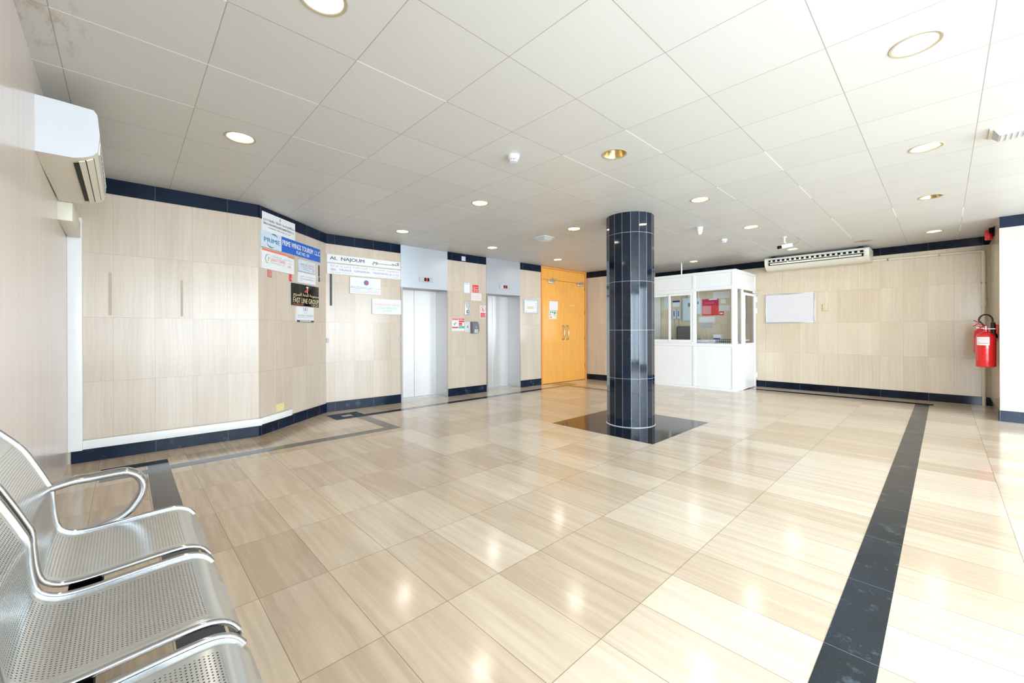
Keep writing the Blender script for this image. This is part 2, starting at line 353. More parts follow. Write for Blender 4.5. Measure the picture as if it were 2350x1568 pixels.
# ------------------------------------------------------------------ shell
mb = MB(); mb.box(-0.6, 10.3, -5.9, 7.1, -0.1, 0.0); struct(part('floor', mb, 'floor', None, smooth=False))
LX = [0.655, 3.04, 4.82, 6.64, 9.02]; LY = [0.10, 1.93, 3.75, 5.60]; LR = 0.088
lamps = [(x, y) for x in LX for y in LY if (x, y) not in ((0.655, 5.60), (9.02, 5.60))]
def ceiling():
    bm = bmesh.new(); h = 0.13
    xs = sorted([-0.6, 10.3] + [x + d for x in LX for d in (-h, h)]); ys = sorted([-5.9, 7.1] + [y + d for y in LY for d in (-h, h)])
    for i in range(len(xs) - 1):
        for j in range(len(ys) - 1):
            cx, cy = (xs[i] + xs[i + 1]) / 2, (ys[j] + ys[j + 1]) / 2
            hit = [l for l in lamps if abs(l[0] - cx) < 0.01 and abs(l[1] - cy) < 0.01]
            if not hit:
                bm.faces.new([bm.verts.new(p) for p in ((xs[i], ys[j], 0), (xs[i], ys[j + 1], 0), (xs[i + 1], ys[j + 1], 0), (xs[i + 1], ys[j], 0))]); continue
            n = 32; inn = []; out = []
            for k in range(n):
                t = 2 * PI * (k + .5) / n; c, s_ = math.cos(t), math.sin(t); sc_ = h / max(abs(c), abs(s_))
                inn.append(bm.verts.new((cx + LR * c, cy + LR * s_, 0))); out.append(bm.verts.new((cx + sc_ * c, cy + sc_ * s_, 0)))
            for k in range(n): j2 = (k + 1) % n; bm.faces.new((inn[k], out[k], out[j2], inn[j2]))
            for k in range(n):      # square corners
                a, b = out[k].co, out[(k + 1) % n].co
                if abs(a.x - b.x) > 1e-6 and abs(a.y - b.y) > 1e-6:
                    cxn = cx + h * (1 if a.x > cx else -1); cyn = cy + h * (1 if a.y > cy else -1)
                    bm.faces.new((out[k], bm.verts.new((cxn, cyn, 0)), out[(k + 1) % n]))
    bmesh.ops.remove_doubles(bm, verts=bm.verts, dist=1e-5)
    for f in bm.faces:
        f.normal_update()
        if f.normal.z > 0: f.normal_flip()
    o = finish(bm, 'ceiling', 'ceil', smooth=False, loc=(0, 0, CEIL), clean=False); struct(o)
ceiling()
ZB = 2.588
wall('wall_left', WL, 2.45, WL.len, 0, CEIL, 'wallL')
wall('wall_north', WA, 0, WA.len, 0, CEIL, 'wallA')
wall('wall_slanted', WD, 0, WD.len, 0, CEIL, 'wallD')
L1 = (1.232, 2.185); L2 = (3.110, 4.052); DR = (4.703, 6.34)
wall('wall_back', WC, 0, L1[0], 0, CEIL, 'wallC', [(L1[1], L2[0], 0, CEIL), (L2[1], DR[0], 0, CEIL)], th=0.5)
wall('wall_return', WE, 0, WE.len, 0, CEIL, 'wallE'); 
mb = MB(); mb.box(8.70, 10.3, 5.20, 5.32, 0, CEIL); struct(part('wall_recess', mb, 'wallE', None, smooth=False))
wall('wall_right', WR, 0, WR.len, 0, CEIL, 'wallR')
mb = MB(); mb.box(8.53, 10.3, -5.5, -0.515, 0, CEIL)
struct(part('wall_stub', mb, 'wallS', None, smooth=False, uvf=lambda f, c: (c.y + 10 if abs(f.normal.x) > .5 else c.x, c.z)))
strip('trim_1', WA, 0.0, WA.len, ZB, CEIL, 'bandA'); strip('trim_2', WD, 0, WD.len, ZB, CEIL, 'bandD')
strip('trim_3', WC, 0, L1[0], ZB, CEIL, 'bandC', extra=[(L1[1], L2[0]), (L2[1], DR[0])])
strip('trim_4', WE, 0.1, WE.len, ZB, CEIL, 'bandR'); strip('trim_5', WR, 0, WR.len, 2.60, CEIL, 'bandR')
strip('trim_6', WF, 0, WF.len, ZB, CEIL, 'bandA', out=0.014); strip('trim_7', WS, 0, 0.9, 2.60, CEIL, 'bandR')
HB = 0.135
strip('baseboard_north', WA, 0.02, WA.len, 0, HB, 'baseA'); strip('baseboard_slanted', WD, 0, WD.len, 0, HB, 'baseD')
strip('baseboard_back', WC, 0, L1[0], 0, HB + .012, 'baseC', extra=[(L1[1], L2[0]), (L2[1], DR[0])])
strip('baseboard_return', WE, 0.1, WE.len, 0, HB, 'bandR'); strip('baseboard_right', WR, 0, WR.len, 0, HB, 'bandR')
strip('baseboard_stub', WF, -0.01, WF.len, 0, HB + .01, 'baseA', out=0.02); strip('baseboard_recess', WS, 0, WS.len, 0, HB, 'bandR')
# floor inlays, flush slabs 0.6 mm proud
def inlay(name, rects, m):
    mb = MB()
    for x0, x1, y0, y1 in rects: mb.quad((x0, y0, 0), (x1, y0, 0), (x1, y1, 0), (x0, y1, 0))
    for f in list(mb.bm.faces): pass
    r = bmesh.ops.extrude_face_region(mb.bm, geom=list(mb.bm.faces)); 
    for v in [g for g in r['geom'] if isinstance(g, bmesh.types.BMVert)]: v.co.z = 0.0012
    return struct(part(name, mb, m, None, smooth=False))
def ringr(x0, x1, y0, y1, w=0.15): return [(x0, x1, y0, y0 + w), (x0, x1, y1 - w, y1), (x0, x0 + w, y0 + w, y1 - w), (x1 - w, x1, y0 + w, y1 - w)]
inlay('trim_8', [(0.298, 9.502, 0.165, 0.3275)], 'inlayx')
inlay('trim_9', [(9.502, 9.655, 0.12, 5.15)], 'plinth')
inlay('trim_10', ringr(2.14, 2.59, 5.81, 6.24) + [(2.42, 2.57, 4.785, 5.81), (0.298, 2.42, 4.785, 4.93), (2.59, 7.18, 5.81, 5.945)], 'inlay')
inlay('trim_11', ringr(-0.157, 0.298, 4.755, 5.19) + [(0.143, 0.298, -5.4, 4.755)], 'inlay')
inlay('trim_12', ringr(7.18, 7.60, 5.84, 6.255, 0.14) + [(7.19, 7.33, 4.55, 5.84), (7.33, 9.5, 4.55, 4.69)], 'inlay')
inlay('trim_13', [(4.14, 5.66, 2.165, 3.60)], 'plinth')

# shop front behind the camera (daylight comes in through it)
for i, (w_, n_) in enumerate(((Wall((8.53, -5.5), (-0.31, -5.5)), 6), (Wall((-0.31, -5.5), (-0.31, -0.50)), 4))):
    root = bpy.data.objects.new('window_%d' % (i + 1), None); COL.objects.link(root); struct(root); w_.set(root)
    mb = MB(); L = w_.len
    mb.box(0, L, -.03, .03, 2.58, CEIL); mb.box(0, L, -.03, .03, 0, .08)
    for k in range(n_ + 1): u = k * L / n_; mb.box(max(u - .03, 0), min(u + .03, L), -.031, .031, .0, CEIL)
    part('window_frame', mb, 'alu', root, smooth=False)
    mb = MB(); mb.quad((0, 0, .08), (L, 0, .08), (L, 0, 2.58), (0, 0, 2.58)); part('glass_pane', mb, 'glass', root, smooth=False)

# ------------------------------------------------------------------ round granite column
root = empty('column', 'round floor-to-ceiling column clad in glossy black granite strips', 'column', (4.90, 2.88, 0))
N = 18; bm = bmesh.new(); uvl = bm.loops.layers.uv.new('UVMap'); R_ = 0.308; a0 = math.radians(46.56 + 180 + 15.6 + 10)
zs = [0, CEIL]
for k in range(N):
    a, b = a0 + 2 * PI * k / N, a0 + 2 * PI * (k + 1) / N
    p = [(R_ * math.cos(t), R_ * math.sin(t)) for t in (a, b)]
    vs = [bm.verts.new((*p[0], 0)), bm.verts.new((*p[1], 0)), bm.verts.new((*p[1], CEIL)), bm.verts.new((*p[0], CEIL))]
    f = bm.faces.new(vs)
    for l, q in zip(f.loops, ((0, 0), (1, 0), (1, CEIL), (0, CEIL))): l[uvl].uv = ((k + q[0]) * 0.10767, q[1])
bmesh.ops.remove_doubles(bm, verts=bm.verts, dist=1e-5)
finish(bm, 'granite_cladding', 'column', root, smooth=False, uvf='keep')
mb = MB(); mb.lathe([(0.309, 0.0012), (0.317, 0.0012), (0.311, 0.010), (0.309, 0.010)], n=72, caps=False); part('grout_ring', mb, 'alu', root)

# ------------------------------------------------------------------ ceiling lights
lamp_labels = {
 (0.655, 1.93): 'lit round recessed ceiling light cut off by the top edge of the photo',
 (0.655, 3.75): 'lit round recessed ceiling light nearest the wall air conditioner above the bench',
 (0.655, 0.10): 'unseen lit recessed ceiling light added above the near end of the hall',  # out of view, added to the lamp grid for its light
 (3.04, 0.10): 'largest lit recessed ceiling light, in the upper right of the photo',
 (3.04, 1.93): 'unlit brass recessed ceiling light in front of the black column',
 (3.04, 3.75): 'lit recessed ceiling light between the near smoke detector and the lifts',
 (3.04, 5.60): 'lit recessed ceiling light closest to the near lift on the left',
 (4.82, 0.10): 'lit recessed ceiling light between the largest one and the unlit brass one on the right',
 (4.82, 1.93): 'lit recessed ceiling light just to the right of the top of the black column',
 (4.82, 3.75): 'lit recessed ceiling light just to the left of the top of the black column',
 (4.82, 5.60): 'lit recessed ceiling light above the wall strip between the two lifts',
 (6.64, 0.10): 'unlit brass recessed ceiling light at the right side of the hall',
 (6.64, 1.93): 'lit recessed ceiling light between the column and the ceiling camera',
 (6.64, 3.75): 'lit recessed ceiling light hidden behind the top of the black column',
 (6.64, 5.60): 'lit recessed ceiling light in front of the orange double door',
 (9.02, 0.10): 'lit recessed ceiling light near the red alarm beacon in the far right corner',
 (9.02, 1.93): 'lit recessed ceiling light partly behind the security camera body',
 (9.02, 3.75): 'lit recessed ceiling light above the white security booth'}
for (x, y) in lamps:
    lit = (x, y) not in ((3.04, 1.93), (6.64, 0.10))
    root = empty('recessed_ceiling_light', lamp_labels[(x, y)], 'ceiling light', (x, y, CEIL), 0, 'recessed ceiling lights')
    mb = MB(); mb.lathe([(LR - .001, -0.001), (LR + 0.004, -0.004), (0.104, -0.004), (0.108, -0.0005)], caps=False); part('trim_ring', mb, 'rim', root)
    if lit:
        mb = MB(); mb.lathe([(LR, 0.0), (LR - 0.006, 0.02), (LR - .008, 0.05)], caps=False); part('reflector', mb, 'gold', root)
        mb = MB(); mb.lathe([(0.0005, 0.010), (0.05, 0.011), (LR - .0045, 0.016)], caps=False); part('diffuser', mb, 'lamp', root)
    else:
        mb = MB(); mb.lathe([(LR, 0.0), (0.080, 0.03), (0.066, 0.07), (0.045, 0.10), (0.001, 0.108)], caps=False); part('reflector', mb, 'gold', root)
        mb = MB(); mb.lathe([(0.022, 0.10), (0.024, 0.07), (0.016, 0.055), (0.001, 0.05)], caps=False); part('bulb', mb, 'white', root)

def smoke(loc, label):
    r = empty('smoke_detector', label, 'smoke detector', loc, 0, 'ceiling smoke detectors')
    mb = MB(); mb.lathe([(0.001, 0), (0.052, 0), (0.052, -0.016), (0.046, -0.018)], caps=False); part('base', mb, 'white', r)
    mb = MB(); mb.lathe([(0.046, -0.018), (0.047, -0.030), (0.042, -0.034), (0.001, -.034)], caps=False); part('body', mb, 'white', r)
    mb = MB()
    for k in range(12):
        a = 2 * PI * k / 12; c, s_ = math.cos(a), math.sin(a); mb.cyl((0.031 * c, 0.031 * s_, -.034), (0.031 * c, 0.031 * s_, -.046), .0055, n=6)
    mb.mi = 0; part('vent_ribs', mb, 'white', r)
    mb = MB(); mb.lathe([(0.024, -.034), (0.024, -.046)], caps=False); part('vent_chamber', mb, 'black', r)
    mb = MB(); mb.lathe([(0.038, -.046), (0.034, -.054), (0.001, -.057)], caps=False); mb.lathe([(0.038, -.046), (0.001, -.0455)], caps=False); part('cap', mb, 'white', r)
smoke((2.432, 2.543, CEIL), 'white smoke detector with dark vents on the ceiling left of the column')
smoke((7.20, 2.50, CEIL), 'small far white smoke detector on the ceiling above the security booth side')
r = empty('motion_sensor', 'small white cone-shaped sensor hanging from the ceiling right of the column', 'sensor', (6.10, 2.45, CEIL))
mb = MB(); mb.lathe([(0.001, 0), (0.045, 0), (0.046, -.02), (0.042, -.028)], caps=False); part('base', mb, 'white', r)
mb = MB(); mb.lathe([(0.042, -.028), (0.040, -.06), (0.026, -.10), (0.001, -.112)], caps=False); part('lens_dome', mb, 'white', r)
def bulkhead(loc, label, rz):
    r = empty('emergency_light', label, 'emergency light', loc, rz, 'square emergency ceiling lights')
    mb = MB(); mb.box(-.12, .12, -.12, .12, -.012, 0, bev=.003); part('back_plate', mb, 'cream', r)
    mb = MB(); mb.prism([(-.105, -.012), (.105, -.012), (.075, -.055), (-.075, -.055)], 'y', -.10, .10)
    for v in mb.bm.verts:
        if v.co.z < -.05: v.co.y *= .7
    part('lamp_cover', mb, 'lgrey', r)
    mb = MB()
    for k in range(5): mb.box(-.07, .07, -.056 + k * .028 - .004, -.056 + k * .028 + .004, -.059, -.054)
    part('cover_ribs', mb, 'white', r)
bulkhead((4.89, 4.41, CEIL), 'square emergency light on the ceiling left of the column', 0)
bulkhead((4.84, -0.36, CEIL), 'square emergency light on the ceiling at the right photo edge', 0)

# ------------------------------------------------------------------ text and signs
AR = {  # isolated, final, initial, medial
 'ا': (0xFE8D, 0xFE8E), 'ب': (0xFE8F, 0xFE90, 0xFE91, 0xFE92), 'ة': (0xFE93, 0xFE94), 'ت': (0xFE95, 0xFE96, 0xFE97, 0xFE98), 'ج': (0xFE9D, 0xFE9E, 0xFE9F, 0xFEA0),
 'ح': (0xFEA1, 0xFEA2, 0xFEA3, 0xFEA4), 'خ': (0xFEA5, 0xFEA6, 0xFEA7, 0xFEA8), 'د': (0xFEA9, 0xFEAA), 'ذ': (0xFEAB, 0xFEAC), 'ر': (0xFEAD, 0xFEAE), 'ز': (0xFEAF, 0xFEB0),
 'س': (0xFEB1, 0xFEB2, 0xFEB3, 0xFEB4), 'ش': (0xFEB5, 0xFEB6, 0xFEB7, 0xFEB8), 'ط': (0xFEC1, 0xFEC2, 0xFEC3, 0xFEC4), 'ع': (0xFEC9, 0xFECA, 0xFECB, 0xFECC),
 'ف': (0xFED1, 0xFED2, 0xFED3, 0xFED4), 'ق': (0xFED5, 0xFED6, 0xFED7, 0xFED8), 'ك': (0xFED9, 0xFEDA, 0xFEDB, 0xFEDC), 'ل': (0xFEDD, 0xFEDE, 0xFEDF, 0xFEE0),
 'م': (0xFEE1, 0xFEE2, 0xFEE3, 0xFEE4), 'ن': (0xFEE5, 0xFEE6, 0xFEE7, 0xFEE8), 'ه': (0xFEE9, 0xFEEA, 0xFEEB, 0xFEEC), 'و': (0xFEED, 0xFEEE), 'ي': (0xFEF1, 0xFEF2, 0xFEF3, 0xFEF4)}
def arabic(s_):
    out = []; s_ = s_.translate({40: 41, 41: 40})
    for w in s_.split(' '):
        r = []
        for i, c in enumerate(w):
            if c == 'ـ': r.append(c); continue
            if c not in AR: r.append(c); continue
            def joins(ch): return ch == 'ـ' or (ch in AR and len(AR[ch]) == 4)
            prev = i > 0 and joins(w[i - 1]); nxt = i + 1 < len(w) and (w[i + 1] in AR or w[i + 1] == 'ـ') and len(AR[c]) == 4
            f = AR[c]; r.append(chr(f[3] if prev and nxt else f[1] if prev else f[2] if nxt else f[0]))
        out.append(''.join(reversed(r)))
    return ' '.join(reversed(out))
def text(parent, body, x0, x1, zb, zt, m, y=-0.0215, bold=0.0, ar=False, name='lettering', shear=0.0):
    """lettering fitted into the rectangle x0..x1, zb..zt of the sign's own frame"""
    c = bpy.data.curves.new('lettering', 'FONT'); c.body = arabic(body) if ar else body; c.resolution_u = 3; c.shear = shear
    o = bpy.data.objects.new('tmp', c); COL.objects.link(o); bpy.context.view_layer.update()
    me = bpy.data.meshes.new_from_object(o.evaluated_get(bpy.context.evaluated_depsgraph_get())); bpy.data.objects.remove(o); bpy.data.curves.remove(c)
    if not me.vertices: return
    xs = [v.co.x for v in me.vertices]; ys = [v.co.y for v in me.vertices]; a, b, c0, d = min(xs), max(xs), min(ys), max(ys)
    for v in me.vertices:
        v.co = Vector((x0 + (v.co.x - a) / (b - a) * (x1 - x0), y, zb + (v.co.y - c0) / max(d - c0, 1e-6) * (zt - zb)))
    if bold:             # heavier strokes: the same flat letters laid beside themselves
        bm = bmesh.new(); bm.from_mesh(me); g = list(bm.verts) + list(bm.edges) + list(bm.faces); e = (x1 - x0) / (b - a) * bold * .8
        for k, dx in enumerate((-e, e)):
            rr = bmesh.ops.duplicate(bm, geom=g)
            for v in rr['geom']:
                if isinstance(v, bmesh.types.BMVert): v.co.x += dx; v.co.y -= .0001 * (k + 1)
        bm.to_mesh(me); bm.free()
    me.materials.clear(); me.materials.append(M[m]); o = bpy.data.objects.new(name, me); COL.objects.link(o); o.parent = parent; return o
def flat(parent, name, rects, m, y=-0.0212):
    mb = MB()
    for x0, x1, z0, z1 in rects: mb.quad((x0, y, z0), (x1, y, z0), (x1, y, z1), (x0, y, z1))
    return part(name, mb, m, parent, smooth=False)
def poly(parent, name, pts, m, y=-0.0214):
    mb = MB(); mb.quad(*[(x, y, z) for x, z in pts]); return part(name, mb, m, parent, smooth=False)
def arc(parent, name, cx, cz, rx, rz, a0, a1, w, m, y=-0.0214, taper=True, n=24):
    mb = MB(); vi = []; vo = []
    for k in range(n + 1):
        t = math.radians(a0 + (a1 - a0) * k / n); ww = w * (math.sin(PI * k / n) if taper else 1) + w * .08
        vi.append(mb.bm.verts.new((cx + (rx - ww / 2) * math.cos(t), y, cz + (rz - ww / 2) * math.sin(t))))
        vo.append(mb.bm.verts.new((cx + (rx + ww / 2) * math.cos(t), y, cz + (rz + ww / 2) * math.sin(t))))
    for k in range(n): mb.bm.faces.new((vi[k], vo[k], vo[k + 1], vi[k + 1]))
    return part(name, mb, m, parent, smooth=False)
def sign(name, w, u0, u1, z0, z1, label, m='paper', th=0.02, cat='sign', group=None, face=None):
    """board standing on the wall; its own origin is the lower left corner"""
    r = empty(name, label, cat, (0, 0, 0), 0, group); w.set(r, u0, z0)
    mb = MB(); mb.box(0, u1 - u0, -th, 0, 0, z1 - z0, bev=0.001, seg=1); part('board' if th > .004 else 'sheet', mb, m, r, smooth=False)
    return r, u1 - u0, z1 - z0
G1 = 'company name boards beside the lifts'
# slanted wall, top to bottom
r, w, h = sign('company_sign', WD, 0.048, 0.669, 2.458, 2.685, 'topmost white company board with navy Arabic line, overlapping the dark granite band', group=G1, th=0.014)
arc(r, 'emblem', w * .52, h * .84, .012, .020, 60, 300, .006, 'lilac', y=-.0155); poly(r, 'emblem_leaf', [(w * .52, h * .76), (w * .545, h * .84), (w * .53, h * .92), (w * .505, h * .85)], 'faint', y=-.0155)
text(r, 'سما الشام لخدمات الحفلات والترفيه ذ م م', .02, w - .02, h * .50, h * .70, 'navy', y=-.0155, bold=.02, ar=True)
text(r, 'SAMA AL SHAM PARTIES & ENTERTAINMENT SERVICES L.L.C', .02, w - .02, h * .34, h * .46, 'ink', y=-.0155, bold=.01)
text(r, 'WORKING TIME  10 am TO 1 pm', .10, w - .10, h * .17, h * .25, 'ink', y=-.0155, bold=.01)
r, w, h = sign('company_sign', WD, 0.024, 1.248, 2.256, 2.456, 'long board, blue on the right and pale with arc emblem on the left', group=G1, m='sky', th=0.022)
flat(r, 'blue_field', [(0.359, w - .004, .003, h - .003)], 'blue', y=-.0232)
arc(r, 'emblem', .215, h * .50, .10, .085, 40, 120, .016, 'steelblue', y=-.0235); arc(r, 'emblem', .17, h * .52, .10, .088, 215, 300, .014, 'steelblue', y=-.0235)
arc(r, 'emblem', .215, h * .50, .085, .07, 45, 110, .006, 'mint', y=-.0235); arc(r, 'emblem', .17, h * .52, .085, .073, 215, 290, .006, 'yellow', y=-.0235)
text(r, 'PRIME', .045, .325, h * .36, h * .62, 'steelblue', y=-.0238, bold=.018)
text(r, 'PRIME WINGS TOURISM  L.L.C', .375, w - .02, h * .46, h * .80, 'paper', y=-.0238, bold=.03)
text(r, 'FLAT NO. 101', .66, .94, h * .14, h * .36, 'paper', y=-.0238, bold=.02)
r, w, h = sign('company_sign', WD, 0.034, 0.640, 1.997, 2.240, 'white company board with a coral bar on top and a green ring emblem', group=G1)
flat(r, 'coral_bar', [(0.0, w, h - .026, h)], 'coral'); flat(r, 'green_bar', [(w * .78, w, h - .036, h - .026)], 'green')
arc(r, 'emblem', .105, h * .52, .045, .052, 50, 300, .010, 'green'); text(r, '7', .10, .125, h * .40, h * .60, 'redp', y=-.022)
text(r, 'شركة ليجاسي تاورز للمقاولات', .15, w - .05, h * .60, h * .76, 'faint', ar=True)
text(r, 'LEGACY TOWERS', .15, w * .70, h * .45, h * .60, 'pink', bold=.015); text(r, 'Contracting Co L.L.C', .15, w * .70, h * .30, h * .42, 'faint')
text(r, '106', w * .78, w * .88, h * .30, h * .42, 'faint', bold=.01); text(r, 'مكتب', w * .76, w * .90, h * .48, h * .58, 'pink', ar=True)
r, w, h = sign('company_sign', WD, 0.746, 1.109, 2.071, 2.225, 'small pale blue board with red lettering, directly below the long blue board', group=G1, m='sky')
text(r, 'HAIF AL FALASI', .02, w - .03, h * .52, h * .72, 'pink', bold=.02); text(r, 'TECHNICAL & CLEANING', .04, w - .04, h * .34, h * .46, 'faint', bold=.01)
text(r, 'SERVICES L.L.C', .09, w - .10, h * .14, h * .26, 'faint', bold=.01); arc(r, 'emblem', w - .035, h * .22, .016, .016, 0, 360, .006, 'redp', taper=False)
arc(r, 'emblem', w * .5, h * .86, .01, .012, 200, 340, .005, 'green')
r, w, h = sign('company_sign', WD, 0.737, 1.142, 1.909, 2.055, 'plain white board with two thin violet lines, just above the black board', group=G1, th=0.012)
text(r, 'الخبراء لتدقيق الحسابات القانونيين', .03, w - .03, h * .56, h * .72, 'lilac', y=-.0135, ar=True); text(r, 'ACCOUNTING & BOOKKEEPING EXPERTS L.L.C', .03, w - .03, h * .36, h * .46, 'lilac', y=-.0135); text(r, '2nd Floor', .03, .10, h * .20, h * .28, 'lilac', y=-.0135)
r, w, h = sign('company_sign', WD, 0.598, 1.198, 1.590, 1.886, 'glossy black company board with gold lettering and a red wing emblem', group=G1, m='signblk', th=0.025)
text(r, 'FAST LINE GROUP', .012, w - .012, h * .13, h * .36, 'goldp', y=-.0265, bold=.015); text(r, 'مجموعة الخط السريع', .012, w - .012, h * .38, h * .60, 'goldp', y=-.0265, bold=.02, ar=True)
text(r, 'First Floor 102', .02, w * .38, h * .03, h * .10, 'coral', y=-.0265, bold=.02); text(r, 'الطابق الاول ١٠٢', w * .68, w - .02, h * .02, h * .11, 'goldp', y=-.0265, bold=.02, ar=True)
flat(r, 'emblem_stem', [(w * .52, w * .55, h * .62, h * .92)], 'goldp', y=-.0265); flat(r, 'emblem_bar', [(w * .49, w * .58, h * .86, h * .93)], 'goldp', y=-.0268)
poly(r, 'emblem_wing', [(w * .42, h * .64), (w * .47, h * .64), (w * .60, h * .79), (w * .50, h * .77), (w * .42, h * .70)], 'redp', y=-.027)
r, w, h = sign('company_sign', WD, 0.688, 1.081, 1.367, 1.580, 'lowest white board with a W emblem and black bottom bar', group=G1)
flat(r, 'black_bar', [(0, w, 0, .026)], 'ink'); flat(r, 'white_strip', [(.07, w - .07, .007, .020)], 'paper', y=-.0218)
for k, (xx, mm) in enumerate(((.40, 'steelblue'), (.46, 'lilac'), (.52, 'lilac'), (.58, 'coral'))):
    sgn = -1 if k % 2 == 0 else 1
    poly(r, 'emblem_stroke', [(w * xx - .010 * sgn * -1 - .006, h * .95), (w * xx + .010 * sgn + .006, h * .95), (w * xx + .014, h * .72), (w * xx + .004, h * .72)], mm)
text(r, 'WILLPRINT WONDERS', .012, w - .012, h * .38, h * .48, 'faint', bold=.01); text(r, 'PROMOTIONAL GIFTS TRADING L.L.C', .015, w - .04, h * .28, h * .34, 'faint'); text(r, 'Mezzanine Floor, Office 1', .10, w - .09, .009, .018, 'ink', y=-.022)
text(r, 'TEAM', w * .42, w * .60, h * .58, h * .64, 'faint')
# lift wall left part
r, w, h = sign('company_sign', WC, 0.010, 1.221, 2.304, 2.428, 'upper long white board with large dark English and Arabic lettering', group=G1)
text(r, 'AL  NAJOUM', .045, .580, h * .22, h * .76, 'ink', bold=.02); text(r, 'النجـــــــــوم', .72, w - .03, h * .18, h * .88, 'ink', ar=True, bold=.02)
r, w, h = sign('company_sign', WC, 0.011, 1.225, 2.127, 2.286, 'lower long white board with violet lettering in two languages', group=G1)
text(r, 'SEL  TRADE  GENERAL  TRADING (L.L.C)', .055, w - .035, h * .30, h * .55, 'lilac', bold=.012); text(r, 'سيلتريد للتجـــارة العـــامة (ش ذ م م)', .055, w - .035, h * .66, h * .92, 'lilac', ar=True)
text(r, '3RD FLOOR    FLAT NO. 301', .055, .40, h * .12, h * .22, 'faint'); text(r, 'الطابق الثالث شقة ٣٠١', .80, w - .035, h * .08, h * .22, 'faint', ar=True)
r, w, h = sign('company_sign', WC, 0.359, 0.864, 1.844, 2.105, 'white company board with a round red and blue emblem', group=G1)
arc(r, 'emblem', w * .52, h * .70, .026, .026, 0, 360, .030, 'steelblue', taper=False); arc(r, 'emblem_core', w * .52, h * .70, .010, .010, 0, 360, .020, 'redp', y=-.0218, taper=False)
text(r, 'MAZZAWI', .015, .265, h * .30, h * .44, 'faint', bold=.01); text(r, 'مـــــزاوي', .275, w - .02, h * .26, h * .46, 'faint', ar=True, bold=.01)
text(r, 'INTERNATIONAL L.L.C        GENERAL TRADING', .02, w - .02, h * .19, h * .24, 'faint'); flat(r, 'underline', [(.02, w - .02, h * .10, h * .113)], 'lilac')
r, w, h = sign('company_sign', WC, 0.7195, 1.230, 1.524, 1.776, 'white board touching the near lift frame with peach and mint lettering', group=G1)
text(r, 'HARRADINE  GOLF', .03, w - .03, h * .56, h * .72, 'peach'); text(r, 'DESIGN SERVICES', .09, w - .09, h * .34, h * .48, 'mint'); text(r, 'Third Floor 305', .18, w - .16, h * .20, h * .27, 'faint')
# adhesive leftovers
def bit(name, wl, u0, u1, z0, z1, m, label, cat='sticker', th=.002, group=None):
    mb = MB(); mb.box(0, u1 - u0, -th, 0, 0, z1 - z0); o = part(name, mb, m, None, smooth=False); wl.set(o, u0, z0); return tag(o, label, cat, group)
bit('tape_strip', WC, 0.056, 0.092, 1.636, 2.127, 'ink', 'long vertical dark tape strip hanging below the lower long white board')
bit('tape_strip', WD, 1.226, 1.262, 2.055, 2.222, 'ink', 'short vertical dark tape strip at the lower right corner of the blue board')
bit('tape_strip', WD, 1.232, 1.266, 1.975, 2.045, 'ink', 'small dark tape scrap below the short tape strip on the slanted wall')
r = empty('red_sticker', 'red outlined sticker below the left end of the coral barred board', 'sticker', WD.at(0.155, 1.905), WD.rz)
flat(r, 'red_lines', [(0, .012, 0, .10), (.020, .026, 0, .10), (.036, .044, 0, .10), (.064, .072, 0, .10), (.044, .064, 0, .010), (.044, .064, .06, .066)], 'redp', y=-.002)
r = empty('red_sticker', 'small red sticker below the right end of the coral barred board', 'sticker', WD.at(0.556, 1.900), WD.rz)
flat(r, 'red_field', [(0, .014, 0, .10), (.020, .056, 0, .10)], 'redp', y=-.002); flat(r, 'white_mark', [(.036, .050, .035, .045)], 'paper', y=-.003)
bit('yellow_sticker', WD, 0.305, 0.448, 0.222, 0.318, 'tag', 'yellow sticker just above the white trunking on the slanted wall')
bit('grey_bracket', WC, 1.196, 1.230, 1.068, 1.121, 'lgrey', 'small grey plate on the edge beside the near lift', 'bracket', .01)
bit('grey_bracket', WC, 0.004, 0.040, 1.062, 1.135, 'lgrey', 'small grey plate in the corner at the start of the lift wall', 'bracket', .01)
bit('tape_trace', WA, 0.272, 0.297, 1.400, 1.820, 'trace', 'left faded vertical tape trace on the left stone wall', th=.001)
bit('tape_trace', WA, 0.822, 0.842, 1.400, 1.790, 'trace', 'right faded vertical tape trace on the left stone wall', th=.001)

